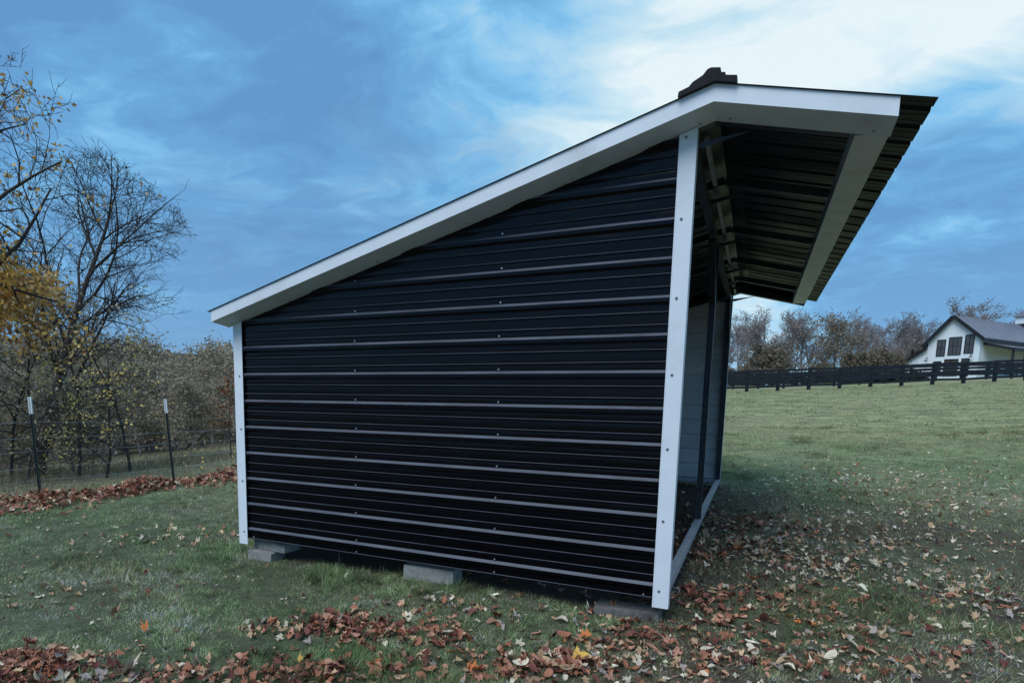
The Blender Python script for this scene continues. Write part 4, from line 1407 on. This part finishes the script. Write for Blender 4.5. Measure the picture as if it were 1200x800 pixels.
for i in single:
    side = 'left' if u_[i] < 300 else ('middle' if u_[i] < 780 else 'right')
    shp = int(r.integers(8))
    kd = 'lobed maple leaf' if shp < 5 else 'narrow oval leaf' if shp == 5 else 'curled oval leaf' if shp == 6 else 'broad oval leaf'
    put_leaf(LP[i, 0], LP[i, 1], Lz[i], Ls[i], r.uniform(0, 6.28), Lt[i], r.normal() * 14, shp, Lc[i],
             '%s %s fallen on the grass in the %s foreground' % (LLAB[Lc[i]], kd, side),
             'fallen leaves, %s %s, %s foreground' % (LLAB[Lc[i]], kd, side))
for (pxl, pyl, cn, s_, tx, lab) in [
        (676, 778, 'yellow', .125, 30, 'big curled golden-yellow leaf standing on the red leaf pile at the bottom centre'),
        (685, 752, 'orange', .105, 30, 'salmon-orange leaf tipped upright just above the golden-yellow one'),
        (885, 682, 'orange', .12, 30, 'vivid red-orange leaf on the grass right of the shed\'s bottom rail'),
        (954, 628, 'orange', .10, 25, 'small red-orange leaf among pale litter out in the right field'),
        (555, 793, 'orange', .12, 10, 'orange maple leaf lying flat at the bottom edge, left of centre'),
        (170, 743, 'orange', .085, 12, 'lone orange-yellow leaf on clean grass in the left foreground'),
        (78, 700, 'tan', .12, 10, 'golden tan leaf lying alone below the wire fence'),
        (135, 727, 'pink', .11, 15, 'reddish leaf on the green grass left of the leaf drifts'),
        (718, 716, 'orange', .08, 25, 'small orange leaf against the dark block at the right corner trim'),
        (520, 672, 'pale', .09, 30, 'cream leaf leaning on the middle concrete block'),
        (1130, 738, 'pale', .10, 20, 'bright cream leaf standing out in the right foreground'),
        (150, 795, 'pale', .14, 5, 'long pale green-white leaf at the bottom left'),
        (352, 780, 'yellow', .06, 15, 'small yellow leaf in the red drift at the bottom left of centre')]:
    p = onground(pxl, pyl)
    put_leaf(p[0], p[1], float(H(*p)) + 0.03, s_, r.uniform(0, 6.28), tx, r.normal() * 8, int(r.integers(5)), cn, lab, 'distinct fallen leaves')


def join_leaves(name, P, Z, S, T, cols, label, cat='leaves'):
    n = len(P); Vs, Fs, Cs = [], [], []
    sh = r.integers(0, 8, n); base = 0
    a = r.uniform(0, 2 * np.pi, n); b_ = np.radians(T); c = np.radians(r.normal(size=n) * 14)
    for k in range(8):
        idx = np.where(sh == k)[0]
        if not len(idx): continue
        V0, F0 = SHAPES[k]
        ca, sa, cb, sb, cc, sc2 = np.cos(a[idx]), np.sin(a[idx]), np.cos(b_[idx]), np.sin(b_[idx]), np.cos(c[idx]), np.sin(c[idx])
        Rz = np.array([[ca, -sa, 0 * ca], [sa, ca, 0 * ca], [0 * ca, 0 * ca, 1 + 0 * ca]]).transpose(2, 0, 1)
        Rx = np.array([[1 + 0 * cb, 0 * cb, 0 * cb], [0 * cb, cb, -sb], [0 * cb, sb, cb]]).transpose(2, 0, 1)
        Ry = np.array([[cc, 0 * cc, sc2], [0 * cc, 1 + 0 * cc, 0 * cc], [-sc2, 0 * cc, cc]]).transpose(2, 0, 1)
        V = np.einsum('nij,vj->nvi', Rz @ Ry @ Rx, V0) * S[idx][:, None, None]
        V += np.column_stack([P[idx], Z[idx]])[:, None, :]
        m_ = len(V0)
        Fs.append((F0[None] + (np.arange(len(idx)) * m_)[:, None, None] + base).reshape(-1, 3))
        Vs.append(V.reshape(-1, 3)); Cs.append(np.repeat(cols[idx], m_, axis=0)); base += m_ * len(idx)
    me = np_mesh(name, np.concatenate(Vs), np.concatenate(Fs), 'fallen', np.concatenate(Cs))
    tag(link_mesh(name, me), label, cat, kind='stuff')


rest = np.array([i for i in range(n) if i not in single])
cols = np.array([LC[Lc[i]] for i in rest]) * (1 + r.normal(size=(len(rest), 1)) * 0.22)
join_leaves('leaf_litter', LP[rest], Lz[rest], Ls[rest], Lt[rest], np.clip(cols, .01, .8), 'brown and buff leaf litter strewn over the lawn and field')

# crumbled bits of leaf between the blades
n = 16000
rad = 2.3 + r.uniform(size=n) ** 1.3 * 20; az = r.uniform(R(-75), R(36), n)
X = CAM[0] + np.sin(az) * rad; Y = CAM[1] + np.cos(az) * rad
pr_ = (0.25 + 0.75 * ss(X, -2, 1.5)) * (0.35 + 1.1 * vnoise(X + 60, Y + 60, 0.6, 44))
kp = (r.uniform(size=n) < pr_) & (X > -8.2) & ~((X > -W) & (X < -0.1) & (Y > 0.05) & (Y < L))
X, Y = X[kp], Y[kp]
Vb, Fb, Cb = leaf_quads(np.column_stack([X, Y, H(X, Y) + 0.014]), 0.024, pick([LC['rust'], LC['maroon'], LC['tan'], LC['pale'], LC['grey']], len(X), r, 0.25, [.2, .2, .25, .2, .15]), r, 3.0)
tag(link_mesh('leaf_fragments', np_mesh('leaf_fragments', Vb, Fb, 'fallen', Cb)), 'crumbled bits of brown leaf between the grass blades', 'leaves', kind='stuff')

# windrow of leaves along the wire fence
n = 7000
Yw = r.uniform(-4, 16, n)
xc = -8.05 + 0.055 * (Yw - 3) + 0.14 * np.sin(Yw * 1.7) + 0.10 * np.sin(Yw * 4.1)
q = r.normal(size=n) * 0.5
Xw = xc + q * (0.50 + 0.18 * np.sin(Yw * 2.3))
hump = np.exp(-(q * 1.6) ** 2) * (0.15 + 0.06 * np.sin(Yw * 3.3))
Zw = H(Xw, Yw) + 0.012 + hump * r.uniform(0, 1, n)
cols = pick([LC['rust'], LC['maroon'], LC['pink'], LC['tan'], LC['pale']], n, r, 0.2, [.34, .26, .22, .12, .06])
join_leaves('leaf_windrow', np.column_stack([Xw, Yw]), Zw, 0.085 * r.uniform(.7, 1.4, n), r.normal(size=n) * 28, cols,
            'long low drift of red-brown leaves raked along the wire fence')
